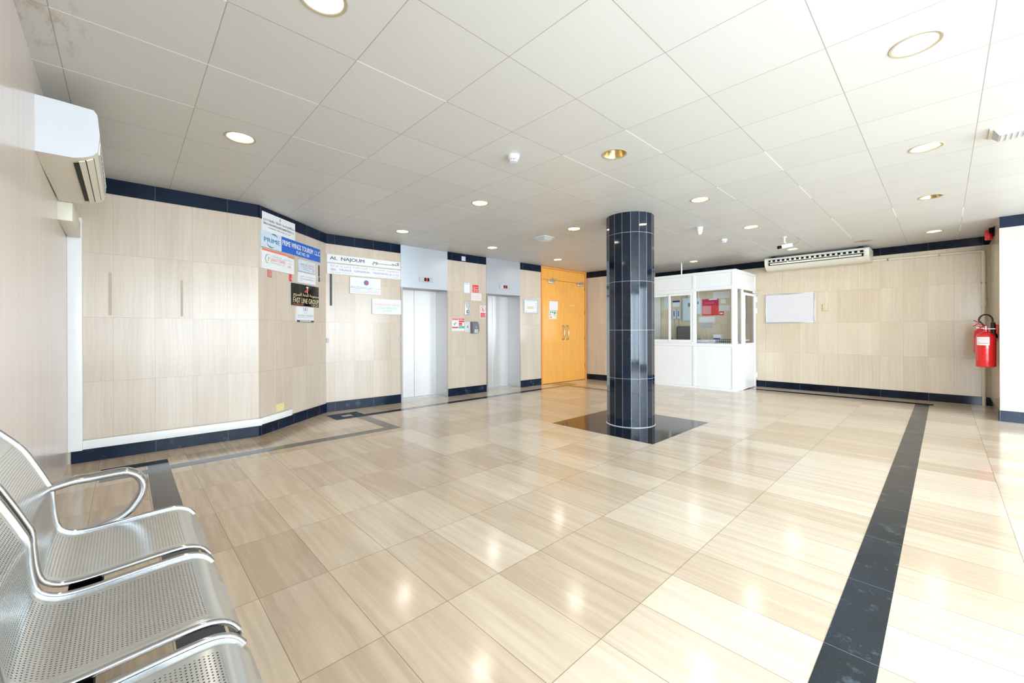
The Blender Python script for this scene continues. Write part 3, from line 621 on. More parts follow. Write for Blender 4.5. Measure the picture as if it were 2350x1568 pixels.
# ------------------------------------------------------------------ lifts
def lift(u0, u1, split, ind, label):
    r = empty('lift_entrance', label, 'lift', WC.at(u0, 0), WC.rz, 'lift entrances')
    W = u1 - u0; d = .385; a, b = .036, W - .020; zt = 2.005
    mb = MB(); mb.box(0, W, -.010, .10, zt, CEIL - .001, bev=.001, seg=1); part('header_panel', mb, 'steelp', r, smooth=False)
    mb = MB(); mb.box(0, a, -.014, d + .05, 0, zt - .001, bev=.001, seg=1); part('jamb', mb, 'steel', r, smooth=False)
    mb = MB(); mb.box(b, W, -.014, d + .05, 0, zt - .001, bev=.001, seg=1)
    part('jamb', mb, 'steel', r, smooth=False, uvf=lambda f, c: (c.y if abs(f.normal.x) > .5 else c.x, c.z))
    mb = MB(); mb.box(a, b, .10, d + .05, zt, zt + .05); mb.box(a, b, d + .05, d + .10, 0, zt + .05); part('lintel', mb, 'steel', r, smooth=False)
    mb = MB(); mb.box(a, b, d - .12, d + .03, 0.0, .006); part('threshold', mb, 'alu', r, smooth=False)
    s = split - u0
    mb = MB(); mb.box(a, s - .002, d + .012, d + .03, .008, zt); part('door_panel', mb, 'steeld', r, smooth=False)
    mb = MB(); mb.box(s + .001, b, d, d + .025, .008, zt); part('door_panel', mb, 'steeld', r, smooth=False)
    i0, i1 = ind[0] - u0, ind[1] - u0
    mb = MB(); mb.box(i0, i1, -.026, -.010, 2.125, 2.215, bev=.004); ip = part('floor_indicator', mb, 'lgrey', r)
    cx = (i0 + i1) / 2 + .01
    mb = MB(); mb.box(cx - .050, cx + .050, -.0285, -.025, 2.140, 2.200); part('display', mb, 'black', ip, smooth=False)
    sg = MB()
    for x0, x1, z0, z1 in ((-.010, .010, 2.190, 2.194), (-.010, .010, 2.146, 2.150), (-.013, -.009, 2.150, 2.190), (.009, .013, 2.150, 2.190)): sg.box(cx + x0, cx + x1, -.030, -.028, z0, z1)
    part('lit_digit', sg, 'led', ip, smooth=False)
lift(*L1, 1.700, (1.585, 1.862), 'near steel lift entrance, left of the strip of notices')
lift(*L2, 3.590, (3.465, 3.738), 'far steel lift entrance, between the notices and the evacuation plan')

# between the lifts
mb = MB(); mb.box(0, .09, -.025, 0, 0, .09, bev=.006); o = part('wall_sensor', mb, 'white', None); WC.set(o, 2.50, 2.600); tag(o, 'small white square sensor on the dark band between the lifts', 'sensor')
G2 = 'notices between the two lifts'
r, w, h = sign('notice_sheet', WC, 2.562, 2.700, 1.985, 2.182, 'pale framed white notice, upper left of the notices between the lifts', th=.006, cat='notice', group=G2, m='sky')
flat(r, 'printed_sheet', [(.008, w - .008, .008, h - .008)], 'paper', y=-.0068); flat(r, 'text_lines', [(.035, w - .04, h - .028, h - .022)], 'lilac', y=-.0075)
r, w, h = sign('notice_sheet', WC, 2.772, 2.918, 2.010, 2.155, 'red notice with white lines between the lifts, topmost on the right', th=.003, cat='notice', group=G2, m='redp')
text(r, 'ممنوع', .02, w - .02, h * .52, h * .78, 'paper', y=-.004, ar=True); flat(r, 'white_line', [(.01, w - .01, h * .38, h * .44)], 'paper', y=-.004); text(r, 'NO USE', .02, w - .02, h * .10, h * .28, 'paper', y=-.004)
r, w, h = sign('notice_sheet', WC, 2.738, 2.990, 1.847, 1.992, 'white sheet with faded pink lines right below the red notice', th=.002, cat='notice', group=G2)
flat(r, 'text_lines', [(.015, w - .02 - .01 * (k % 3), h * (.82 - .16 * k), h * (.86 - .16 * k)) for k in range(5)], 'pink', y=-.003)
r = empty('lift_call_panel', 'steel lift call panel with a keyhole, above the white plate', 'call panel', WC.at(2.578, 1.556), WC.rz)
mb = MB(); mb.box(0, .122, -.018, 0, 0, .272, bev=.004); part('face_plate', mb, 'alu', r)
mb = MB(); mb.box(.012, .11, -.021, -.017, .135, .262, bev=.002); part('upper_plate', mb, 'lgrey', r)
mb = MB(); mb.cyl((.062, -.018, .066), (.062, -.027, .066), .030, n=24); b_ = part('call_button', mb, 'ink', r); mb = MB(); mb.cyl((.062, -.027, .066), (.062, -.029, .066), .020, n=24); part('button_cap', mb, 'alu', b_)
r, w, h = sign('safety_sign', WC, 2.952, 3.098, 1.498, 1.752, 'white and red prohibition sign with a crossed circle beside the far lift', th=.003, cat='sign')
arc(r, 'prohibition_ring', w / 2, h * .72, .055, .055, 0, 360, .009, 'redp', y=-.004, taper=False); poly(r, 'slash', [(w * .24, h * .86), (w * .28, h * .88), (w * .76, h * .58), (w * .72, h * .56)], 'redp', y=-.0045)
poly(r, 'figure', [(w * .42, h * .60), (w * .58, h * .60), (w * .56, h * .78), (w * .46, h * .84)], 'ink', y=-.004); flat(r, 'red_field', [(.012, w - .012, .012, h * .42)], 'redp', y=-.004)
text(r, 'DO NOT USE', .02, w - .02, h * .28, h * .34, 'paper', y=-.005); text(r, 'LIFT IN CASE', .02, w - .02, h * .18, h * .24, 'paper', y=-.005); text(r, 'OF FIRE', .035, w - .035, h * .08, h * .14, 'paper', y=-.005)
r, w, h = sign('fire_action_sign', WC, 2.282, 2.572, 1.240, 1.490, 'white, red and green fire action notice left of the white plate', th=.003, cat='sign')
flat(r, 'red_fields', [(.004, w * .5, h * .84, h * .98), (w * .54, w - .004, h * .84, h * .98), (w * .54, w - .004, h * .68, h * .80), (w * .54, w * .82, h * .52, h * .64), (w * .54, w * .82, h * .42, h * .50), (.004, w * .5, h * .22, h * .32)], 'redp', y=-.004)
flat(r, 'green_field', [(w * .54, w - .004, h * .20, h * .38)], 'green', y=-.004); poly(r, 'figure', [(w * .16, h * .46), (w * .26, h * .46), (w * .24, h * .62), (w * .18, h * .62)], 'green', y=-.004); arc(r, 'emblem', w * .31, h * .62, .010, .012, 0, 360, .008, 'redp', y=-.004, taper=False)
text(r, 'FIRE ACTION', .015, w * .47, h * .88, h * .95, 'paper', y=-.005); text(r, 'حريق', w * .60, w * .90, h * .86, h * .96, 'paper', y=-.005, ar=True)
text(r, 'Fire exit', w * .56, w * .84, h * .25, h * .33, 'paper', y=-.005)
r, w, h = sign('switch_plate', WC, 2.577, 2.699, 1.216, 1.418, 'white plate with a small dark mark between fire notice and soap dispenser', th=.012, cat='plate', m='white')
flat(r, 'dark_mark', [(w * .46, w * .60, h * .42, h * .60)], 'ink', y=-.013)
r = empty('soap_dispenser', 'dark grey hand sanitiser dispenser on the wall between the lifts', 'dispenser', WC.at(2.716, 1.190), WC.rz)
mb = MB(); mb.prism([(0, 0), (-.055, .0), (-.085, .06), (-.080, .15), (-.060, .205), (-.035, .232), (0, .236)], 'x', 0, .165)
bmesh.ops.bevel(mb.bm, geom=[e for e in mb.bm.edges], offset=.008, segments=2, affect='EDGES'); part('body', mb, 'grey', r)
mb = MB(); mb.box(.035, .13, -.093, -.05, .004, .085, bev=.012); part('push_bar', mb, 'lgrey', r); mb = MB(); mb.cyl((.082, -.074, .12), (.082, -.090, .12), .014, n=16); part('sight_window', mb, 'lgrey', r)
# evacuation plan
r = empty('evacuation_plan', 'framed evacuation plan under clear acrylic between far lift and orange door', 'sign', WC.at(4.160, 1.632), WC.rz)
mb = MB(); mb.box(0, .434, -.010, 0, 0, .310, bev=.002); part('backing_board', mb, 'lgrey', r); flat(r, 'printed_sheet', [(.022, .412, .018, .292)], 'paper', y=-.0108)
flat(r, 'green_heading', [(.06, .38, .270, .280)], 'mint', y=-.0112); flat(r, 'plan_area', [(.10, .30, .10, .105), (.10, .105, .10, .17), (.30, .305, .10, .17), (.14, .26, .15, .154)], 'faint', y=-.0112); flat(r, 'plan_tint', [(.108, .296, .108, .148)], 'tag', y=-.0112)
flat(r, 'text_lines', [(.34, .40, .22 - .05 * k, .226 - .05 * k) for k in range(3)] + [(.05, .12, .04, .045), (.28, .38, .04, .045)], 'lilac', y=-.0112)
mb = MB()
for x in (.010, .424):
    for z in (.010, .300): mb.cyl((x, -.010, z), (x, -.018, z), .006, n=12)
part('corner_screws', mb, 'chrome', r)

# ------------------------------------------------------------------ orange double door
root = bpy.data.objects.new('door_1', None); COL.objects.link(root); struct(root, 'tall orange wooden double door with overpanel'); WC.set(root, DR[0], 0); W = DR[1] - DR[0]
mb = MB(); mb.box(0, .045, -.02, .12, 0, CEIL - .003, bev=.002); mb.box(W - .03, W + .005, -.02, .12, 0, CEIL - .003, bev=.002); mb.box(.045, W - .03, -.02, .12, CEIL - .045, CEIL - .003, bev=.002); part('door_frame', mb, 'orangeedge', root, smooth=False)
mb = MB(); mb.box(.047, W - .032, .005, .045, 2.440, CEIL - .047); part('overpanel', mb, 'wood', root, smooth=False)
mb = MB(); mb.box(-.1, W + .12, .125, .3, 0, CEIL); part('door_backing', mb, 'wood', root, smooth=False)
mid = 5.500 - DR[0]
for i, (a, b) in enumerate(((.049, mid - .002), (mid + .002, W - .034))):
    mb = MB(); mb.box(a, b, .0, .045, .008, 2.432, bev=.002, seg=1); lf = part('door_leaf', mb, 'wood', root, smooth=False)
    hx = (5.500 - .048 - DR[0]) if i == 0 else (5.500 + .105 - DR[0])
    mb = MB(); mb.tube([(hx, 0, 1.03), (hx, -.050, 1.03), (hx, -.060, 1.045), (hx, -.060, 1.345), (hx, -.050, 1.36), (hx, 0, 1.36)], .011, n=12, up=(1, 0, 0)); mb.cyl((hx, 0, 1.03), (hx, -.006, 1.03), .022); mb.cyl((hx, 0, 1.36), (hx, -.006, 1.36), .022); part('pull_handle', mb, 'chrome', lf)
    ex = a - .004 if i == 0 else b - .004
    mb = MB()
    for z in (.30, 1.0, 1.65, 2.25): mb.box(ex, ex + .012, -.008, .004, z, z + .11)
    part('hinges', mb, 'hingem', lf, smooth=False)
    cx0 = a + .155 if i == 0 else mid + .47
    mb = MB(); mb.box(cx0, cx0 + .235, -.055, 0, 2.355, 2.415, bev=.012); mb.cyl((cx0 + .03, -.03, 2.415), (cx0 + .03, -.03, 2.435), .012, n=12); mb.tube([(cx0 + .03, -.03, 2.432), (cx0 + .28, -.11, 2.452)], .010, .006, n=8); mb.tube([(cx0 + .28, -.11, 2.452), (cx0 + .20, -.02, 2.470)], .007, n=8); mb.box(cx0 + .17, cx0 + .23, -.03, .005, 2.458, 2.482)
    part('door_closer', mb, 'alu', lf)
r, w, h = sign('notice_sheet', WC, 4.985, 5.283, 1.725, 1.938, 'blank white sheet taped on the left leaf of the orange door', th=.002, cat='notice'); r.location -= WC.n * .003
r, w, h = sign('notice_sheet', WC, 4.975, 5.236, 1.522, 1.710, 'colourful sheet with green and pink shapes below the blank white sheet', th=.002, cat='notice'); r.location -= WC.n * .003
flat(r, 'green_shapes', [(.03, .07, h * .72, h * .92), (.09, .15, h * .75, h * .92), (.165, .23, h * .60, h * .92)], 'green', y=-.003); poly(r, 'yellow_shape', [(.12, h * .62), (.24, h * .12), (.24, h * .40), (.16, h * .66)], 'yellow', y=-.0032)
flat(r, 'pink_shapes', [(.02, .05, h * .40, h * .62), (.03, .09, h * .12, h * .30)], 'pink', y=-.003)
r, w, h = sign('door_plate', WC, 5.700, 5.885, 1.850, 1.866, 'thin pale adhesive line on the right leaf of the orange door', th=.001, cat='plate', m='tag'); r.location -= WC.n * .003

# ------------------------------------------------------------------ white trunking along the left walls
r = empty('cable_trunking', 'white cable trunking running down the corner and along the left walls', 'trunking', (0, 0, 0))
mb = MB(); mb.box(.002, .098, -.055, -.001, .122, 2.31, bev=.003); o = part('vertical_run', mb, 'paint', r); WA.set(o)
mb = MB(); mb.box(.0985, WA.len + .022, -.050, -.013, .128, .212, bev=.003); o = part('horizontal_run', mb, 'paint', r); WA.set(o)
mb = MB(); mb.box(-.020, .548, -.049, -.013, .136, .212, bev=.003); o = part('slanted_run', mb, 'paint', r); WD.set(o)
def wl_pt(y): return -0.31 + (-0.077) * (y + 2.95) / 8.57
r = empty('duct_box', 'off-white duct box joining the left air conditioner to the corner trunking', 'duct', (wl_pt(5.2), 5.2, 2.115))
mb = MB(); mb.box(.001, .085, -.44, .36, 0, .145, bev=.004); part('box_cover', mb, 'cream', r)

# ------------------------------------------------------------------ left split air conditioner
X0 = wl_pt(4.15); r = empty('air_conditioner', 'white wall air conditioner high on the left wall above the bench', 'air conditioner', (X0, 3.545, 2.262))
D_ = .252; Lc = 1.205
prof = [(0.004, .0), (.155, .004), (.20, .018), (.236, .040), (.256, .066), (.266, .17), (.256, .29), (.240, .316), (.10, .322), (.004, .323)]
mb = MB(); mb.prism(prof, 'y', .012, Lc - .012); part('casing', mb, 'cream', r, ang=40)
for y0, y1 in ((0, .0115), (Lc - .0115, Lc)):
    mb = MB(); mb.prism([(x * 1.0 + (.001 if x > .1 else 0), z) for x, z in prof], 'y', y0, y1); part('end_cap', mb, 'white', r, ang=40)
mb = MB(); mb.prism([(.150, -.001), (.172, .004), (.172, .012), (.150, .008)], 'y', .10, Lc - .12); part('lower_slot', mb, 'black', r, smooth=False)
mb = MB(); mb.prism([(.190, .010), (.240, .040), (.236, .052), (.186, .022)], 'y', .06, Lc - .06); part('outlet_slot', mb, 'black', r, smooth=False)
for x0, z0, x1, z1 in ((.176, .000, .203, .011), (.208, .014, .238, .034)):
    mb = MB(); mb.prism([(x0, z0), (x1, z1), (x1 - .003, z1 + .006), (x0 - .003, z0 + .006)], 'y', .055, Lc - .055); part('louvre_flap', mb, 'cream', r, smooth=False)
mb = MB(); mb.box(.2560, .2665, .08, Lc - .10, .075, .150, bev=.0015, seg=1); g_ = part('front_grille', mb, 'white', r)
mb = MB(); mb.box(.2600, .2675, .10, Lc - .12, .088, .140); part('grille_opening', mb, 'black', g_, smooth=False)
mb = MB()
for k in range(9): mb.box(.2640, .2690, .10 + (Lc - .22) * (k + .5) / 9 - .004, .10 + (Lc - .22) * (k + .5) / 9 + .004, .088, .140)
part('grille_bars', mb, 'cream', g_, smooth=False)

# ------------------------------------------------------------------ far ceiling-hung air conditioner
YL, YR = 2.52, 0.90; Lr = YL - YR
r = empty('air_conditioner', 'long cream air conditioner with black louvred outlet hung below the ceiling on the far wall', 'air conditioner', (XR, YR, 0))
pr = [(-.012, 2.490), (-.42, 2.447), (-.50, 2.470), (-.565, 2.520), (-.600, 2.560), (-.606, 2.660), (-.590, 2.690), (-.50, 2.700), (-.012, 2.700)]
mb = MB(); mb.prism(pr, 'y', .06, Lr - .06); part('casing', mb, 'cream', r, ang=30)
for y0, y1 in ((0, .0595), (Lr - .0595, Lr)):
    mb = MB(); mb.prism([(x - (.008 if x < -.1 else 0), z) for x, z in pr], 'y', y0, y1); part('end_cap', mb, 'cream', r, ang=30)
mb = MB(); mb.box(-.618, -.604, .075, Lr - .075, 2.540, 2.650); part('outlet_opening', mb, 'black', r, smooth=False)
mb = MB()
for k in range(18):
    y = .13 + (Lr - .27) * k / 17; mb.box(-.634, -.615, y - .006, y + .026, 2.605, 2.642)
part('vertical_vanes', mb, 'white', r, smooth=False)
mb = MB(); mb.box(-.644, -.630, .070, Lr - .070, 2.596, 2.606, bev=.002, seg=1)
for k in (1, 2, 3): y = Lr * k / 4; mb.box(-.642, -.61, y - .006, y + .006, 2.55, 2.60)
part('louvre_bar', mb, 'cream', r, smooth=False)
mb = MB(); mb.prism([(-.604, 2.548), (-.628, 2.552), (-.632, 2.572), (-.612, 2.590), (-.604, 2.590)], 'y', .10, Lr - .10); part('louvre_flap', mb, 'cream', r, ang=40)
mb = MB(); mb.box(-.5, -.05, .1, .15, 2.70, 2.737); mb.box(-.5, -.05, Lr - .15, Lr - .1, 2.70, 2.737); part('hanger', mb, 'black', r, smooth=False)

# ------------------------------------------------------------------ far wall things
def wr(y): return WRo - y
r = empty('whiteboard', 'empty whiteboard in a silver frame on the far wall beside the booth', 'whiteboard', WR.at(wr(2.668), 1.383), WR.rz)
w, h = .885, .620
mb = MB(); mb.box(.012, w - .012, -.012, -.002, .012, h - .012); part('writing_surface', mb, 'board', r, smooth=False)
mb = MB(); mb.box(.03, w - .03, -.020, 0, 0, .022, bev=.004); mb.box(.03, w - .03, -.020, 0, h - .022, h, bev=.004); mb.box(0, .022, -.020, 0, .03, h - .03, bev=.004); mb.box(w - .022, w, -.020, 0, .03, h - .03, bev=.004); part('frame', mb, 'alu', r)
mb = MB()
for x in (0, w - .034):
    for z in (0, h - .034): mb.box(x, x + .034, -.022, 0, z, z + .034, bev=.010)
part('corner_cap', mb, 'lgrey', r)
r = empty('junction_box', 'yellowed electrical box on the far wall right of the whiteboard', 'box', WR.at(wr(1.660), 1.610), WR.rz)
mb = MB(); mb.box(0, .085, -.035, 0, 0, .140, bev=.006); part('cover', mb, 'creamd', r); mb = MB(); mb.cyl((.042, -.035, .02), (.042, -.038, .02), .006, n=10); mb.cyl((.042, -.035, .12), (.042, -.038, .12), .006, n=10); part('screws', mb, 'alu', r)
r = empty('water_pipe', 'cream pipe running from the far air conditioner to the floor in the corner', 'pipe', (0, 0, 0))
px_ = XR - .035; yc = -.445
mb = MB(); mb.cyl((px_, .90, 2.517), (px_, yc + .03, 2.505), .016); mb.tube([(px_, yc + .03, 2.505), (px_, yc + .008, 2.500), (px_, yc, 2.485), (px_, yc, 2.46)], .020, n=12, up=(1, 0, 0)); mb.cyl((px_, yc, 2.46), (px_, yc, 1.62), .025); mb.cyl((px_, yc, 1.62), (px_, yc, 0.0), .022); part('pipe_run', mb, 'cream', r)
for z0_, z1_ in ((1.60, 1.68), (.60, .66)): mb = MB(); mb.cyl((px_, yc, z0_), (px_, yc, z1_), .033); part('coupling', mb, 'cream', r)
for y in (.70, .05): mb = MB(); mb.box(px_ - .018, XR - .001, y - .01, y + .01, 2.490, 2.530); part('pipe_clip', mb, 'hingem', r, smooth=False)
mb = MB(); mb.box(px_ - .02, XR - .001, yc - .03, yc + .03, 1.975, 1.995); part('pipe_clip', mb, 'hingem', r, smooth=False)
r = empty('alarm_beacon', 'red alarm beacon hanging under the ceiling in the far right corner', 'alarm', (9.35, -.463, 2.56))
mb = MB(); mb.box(-.05, .05, -.052, .0, .095, .17, bev=.004); part('base', mb, 'black', r); mb = MB(); mb.lathe([(.001, 0), (.036, .004), (.043, .02), (.043, .13), (.036, .145)], c=(0, 0, 0)); part('red_lens', mb, 'red', r)

# fire extinguishers
def extinguisher(x, y, z0, rad, hgt, label, detail=True):
    r = empty('fire_extinguisher', label, 'fire extinguisher', (x, y, z0), 0, 'fire extinguishers on the corner wall')
    mb = MB(); mb.lathe([(.001, .006), (rad * .72, .0), (rad * .94, .006), (rad, .022), (rad, hgt - rad * 1.0), (rad * .95, hgt - rad * .62), (rad * .78, hgt - rad * .32), (rad * .45, hgt - rad * .10), (rad * .26, hgt), (rad * .24, hgt + .03), (.001, hgt + .03)], n=40); part('cylinder', mb, 'red', r, ang=50)
    mb = MB(); mb.cyl((0, 0, hgt + .03), (0, 0, hgt + .075), .020); mb.cyl((0, 0, hgt + .045), (0, rad * .9, hgt + .055), .012); part('valve', mb, 'alu', r)
    d = Vector((-.62, .78, 0))
    mb = MB(); mb.tube([Vector((0, 0, hgt + .075)) - d * .02, Vector((0, 0, hgt + .09)) + d * .05, Vector((0, 0, hgt + .115)) + d * .095], .012, .006, n=8); mb.tube([Vector((0, 0, hgt + .060)), Vector((0, 0, hgt + .055)) + d * .06, Vector((0, 0, hgt + .030)) + d * .095], .012, .006, n=8); part('squeeze_handle', mb, 'red', r)
    if not detail: mb = MB(); mb.box(-.05, .05, -.139, -.075, hgt * .5, hgt * .5 + .05, bev=.003); part('wall_bracket', mb, 'red', r)
    if detail:
        hx = Vector((-.62, .78, 0)); rt = Vector((-.2, -.35, 0)).normalized()
        pts = [(0, 0, hgt + .06)]
        for k in range(13):
            t = PI * (k / 12.0) * 1.0; c = Vector((0, 0, hgt + .155)) ; pts.append(tuple(c + hx * (.085 * math.cos(t) + .0) + Vector((0, 0, .085 * math.sin(t)))))
        pts.append(tuple(Vector((0, 0, hgt + .11)) - hx * .088))
        mb = MB(); mb.tube(pts, .010, n=10, up=(.78, .62, 0)); part('hose', mb, 'rubber', r)
        mb = MB(); e = Vector((0, 0, 0)) - hx * .088; mb.cyl(tuple(e + Vector((0, 0, hgt + .13))), tuple(e + Vector((0, 0, hgt - .09)) - hx * .012), .022, .036, n=16); part('discharge_horn', mb, 'rubber', r)
        # paper label wrapped on the side that faces the hall
        mb = MB(); a0_ = math.radians(178); n = 10; vs = []
        for zz in (hgt * .62, hgt * .85):
            vs.append([mb.bm.verts.new(((rad + .0012) * math.cos(a0_ - math.radians(78) * k / n + math.radians(20)), (rad + .0012) * math.sin(a0_ - math.radians(78) * k / n + math.radians(20)), zz)) for k in range(n + 1)])
        for k in range(n): mb.bm.faces.new((vs[0][k], vs[0][k + 1], vs[1][k + 1], vs[1][k]))
        lb = part('paper_label', mb, 'paper', r)
        mb = MB(); rr = rad + .002
        for kk, (zz, ln) in enumerate(((.80, 8), (.77, 6), (.74, 7), (.67, 8))):
            zc = hgt * zz; prev = None
            for k in range(1, ln + 1):
                a = a0_ - math.radians(78) * k / n + math.radians(20); q = [mb.bm.verts.new((rr * math.cos(a), rr * math.sin(a), zc + dz)) for dz in (-.002, .002 if kk < 3 else .008)]
                if prev: mb.bm.faces.new((prev[0], q[0], q[1], prev[1]))
                prev = q
        part('label_print', mb, 'coral', lb, smooth=False)
        mb = MB(); mb.box(-.10, .06, -.108, -.092, hgt - .03, hgt + .10, bev=.003); mb.box(-.012, .012, -.10, -.012, hgt + .034, hgt + .046); part('wall_bracket', mb, 'red', r)
    return r
extinguisher(8.80, -.405, .700, .098, .50, 'large red fire extinguisher with curved black hose on the corner wall')
extinguisher(9.12, -.375, .880, .080, .37, 'smaller red fire extinguisher mostly hidden behind the large one', False)

# security camera
r = empty('security_camera', 'white box security camera on a short ceiling pole near the far air conditioner', 'camera', (7.75, 1.77, CEIL))
mb = MB(); mb.lathe([(.001, 0), (.035, 0), (.035, -.008), (.014, -.014), (.012, -.10), (.001, -.10)], caps=False); part('ceiling_mount', mb, 'cream', r)
ax = Vector((-.60, .78, -.16)).normalized(); sd = ax.cross(Vector((0, 0, 1))).normalized(); up_ = sd.cross(ax); c0 = Vector((0.02, -.02, -.145))
def obox(mb, c, a, b, e, la, lb_, le):
    vs = [c + a * la * i + b * lb_ * j + e * le * k for i in (-1, 1) for j in (-1, 1) for k in (-1, 1)]
    V = [mb.bm.verts.new(v) for v in vs]
    for f in ((0, 1, 3, 2), (4, 6, 7, 5), (0, 4, 5, 1), (2, 3, 7, 6), (0, 2, 6, 4), (1, 5, 7, 3)): mb.bm.faces.new([V[i] for i in f]).material_index = mb.mi
mb = MB(); obox(mb, c0, ax, sd, up_, .080, .032, .028); part('body', mb, 'white', r, smooth=False)
mb = MB(); mb.cyl(tuple(c0 + ax * .08), tuple(c0 + ax * .125), .022, .026); part('lens', mb, 'black', r)
mb = MB(); mb.tube([c0 + up_ * .028, c0 + up_ * .05 + Vector((0, 0, .01)), Vector((0, 0, -.095))], .010, n=8, up=(1, 0, 0)); part('swivel', mb, 'lgrey', r)
mb = MB(); mb.tube([c0 - ax * .08, c0 - ax * .12, c0 - ax * .17 + up_ * .015, c0 - ax * .20 + Vector((0, 0, .06)), c0 - ax * .17 + Vector((0, 0, .12)), c0 - ax * .10 + Vector((0, 0, .149))], .004, n=8, up=(1, 0, 0)); part('cable', mb, 'grey', r)

# ------------------------------------------------------------------ security booth
BX0, BX1, BY0, BY1, BZ = 8.83, XR - .016, 2.845, 5.10, 2.462
root = empty('security_booth', 'white framed security booth with glazed windows standing behind the column', 'booth', (BX0, BY0, 0))
fw_ = .055
def bpart(name, boxes, m='paint', parent=root, bev=.003):
    mb = MB()
    for b in boxes: mb.box(*b, bev=bev, seg=1)
    return part(name, mb, m, parent, smooth=False)
W_, D2 = BX1 - BX0, BY1 - BY0
posts_y = [0, .800, 2.10]
for y in (0.0,): bpart('corner_post', [(0, .10, 0, .075, 0, BZ)])
for y in posts_y[1:]: bpart('post', [(0, .05, y, y + fw_, 0, BZ)])
bpart('corner_post', [(W_ - .05, W_, 0, .05, 0, BZ)])
for a, b in ((.075, .800), (.855, 2.10)):
    bpart('rail', [(.0, .05, a, b, 2.405, BZ)]); bpart('rail', [(.0, .05, a, b, 2.075, 2.13)]); bpart('rail', [(0, .05, a, b, .90, .955)]); bpart('rail', [(0, .05, a, b, 0, .05)])
    bpart('lower_panel', [(.014, .034, a + .001, b - .001, .051, .899)]); bpart('upper_panel', [(.014, .034, a + .001, b - .001, 2.131, 2.404)])
def pane(pts, par):
    mb = MB(); mb.quad(*pts); return part('glass_pane', mb, 'glass', par, smooth=False)
w1 = bpart('fixed_window', [(.008, .042, .076, .090, .956, 2.074), (.008, .042, .785, .799, .956, 2.074), (.008, .042, .090, .785, .956, .966), (.008, .042, .090, .785, 2.064, 2.074)]); pane([(.025, .09, .956), (.025, .785, .956), (.025, .785, 2.074), (.025, .09, 2.074)], w1)
for i, (a, b, x) in enumerate(((.860, 1.395, .008), (1.345, 2.05, .030))):
    s_ = bpart('sliding_sash', [(x, x + .02, a, a + .05, .985, 2.045), (x, x + .02, b - .05, b, .985, 2.045), (x, x + .02, a + .05, b - .05, .985, 1.035), (x, x + .02, a + .05, b - .05, 2.000, 2.045)]); pane([(x + .01, a + .05, 1.035), (x + .01, b - .05, 1.035), (x + .01, b - .05, 2.0), (x + .01, a + .05, 2.0)], s_)
bpart('window_track', [(-.01, .055, .856, 2.099, .956, .984), (-.01, .055, .856, 2.099, 2.046, 2.074)])
# side with door
bpart('rail', [(.10, W_ - .05, .0, .05, 2.075, 2.13)]); bpart('rail', [(.10, W_ - .05, 0, .05, 2.405, BZ)]); bpart('upper_panel', [(.101, W_ - .051, .014, .034, 2.131, 2.404)])
sp = .455; bpart('post', [(sp - .05, sp, 0, .05, 0, 2.074)])
w1 = bpart('side_window', [(.101, .404, .01, .04, .90, .955)]); pane([(.101, .025, .956), (.404, .025, .956), (.404, .025, 2.074), (.101, .025, 2.074)], w1); bpart('lower_panel', [(.101, .404, .014, .034, .0, .899)])
dr = bpart('booth_door', [(sp + .004, sp + .070, -.012, .03, .012, 2.02), (W_ - .125, W_ - .054, -.012, .03, .012, 2.02), (sp + .07, W_ - .125, -.012, .03, .90, .965), (sp + .07, W_ - .125, -.012, .03, 1.965, 2.02), (sp + .07, W_ - .125, -.004, .022, .012, .90)])
pane([(sp + .07, .01, .965), (W_ - .125, .01, .965), (W_ - .125, .01, 1.965), (sp + .07, .01, 1.965)], dr)
mb = MB(); mb.cyl((sp + .04, -.012, 1.03), (sp + .04, -.05, 1.03), .012); mb.tube([(sp + .04, -.05, 1.03), (sp + .17, -.055, 1.03)], .009, n=10); mb.box(sp + .015, sp + .065, -.020, -.012, .93, 1.08, bev=.003); part('door_handle', mb, 'white', dr)
bpart('hinges', [(W_ - .056, W_ - .040, -.035, .0, z, z + .11) for z in (.2, 1.6, 1.85)], parent=dr)
mb = MB(); mb.box(W_ - .30, W_ - .09, -.05, -.012, 2.03, 2.075, bev=.006); mb.tube([(W_ - .12, -.035, 2.078), (W_ - .26, -.20, 2.10)], .009, .006, n=8); mb.tube([(W_ - .26, -.20, 2.10), (W_ - .05, -.34, 2.115)], .008, .006, n=8); part('door_closer', mb, 'cream', dr)
bpart('rear_panel', [(W_ - .012, W_ - .004, .05, D2 - .05, .0, .9)], 'cream')
bpart('end_panel', [(.0, W_, D2 - .04, D2, 0, BZ)])
r = empty('conduit', 'thin white conduit rising from the booth roof to the ceiling', 'conduit', (9.02, 4.02, BZ)); mb = MB(); mb.cyl((0, 0, -.02), (0, 0, CEIL - BZ - .001), .014); part('tube', mb, 'white', r)
mb = MB(); mb.box(BX0 + .02, BX0 + .16, 3.95, 4.09, BZ - .06, BZ - .02); o = part('conduit_box', mb, 'white', None); o.parent = root; o.location = (-BX0, -BY0, 0)

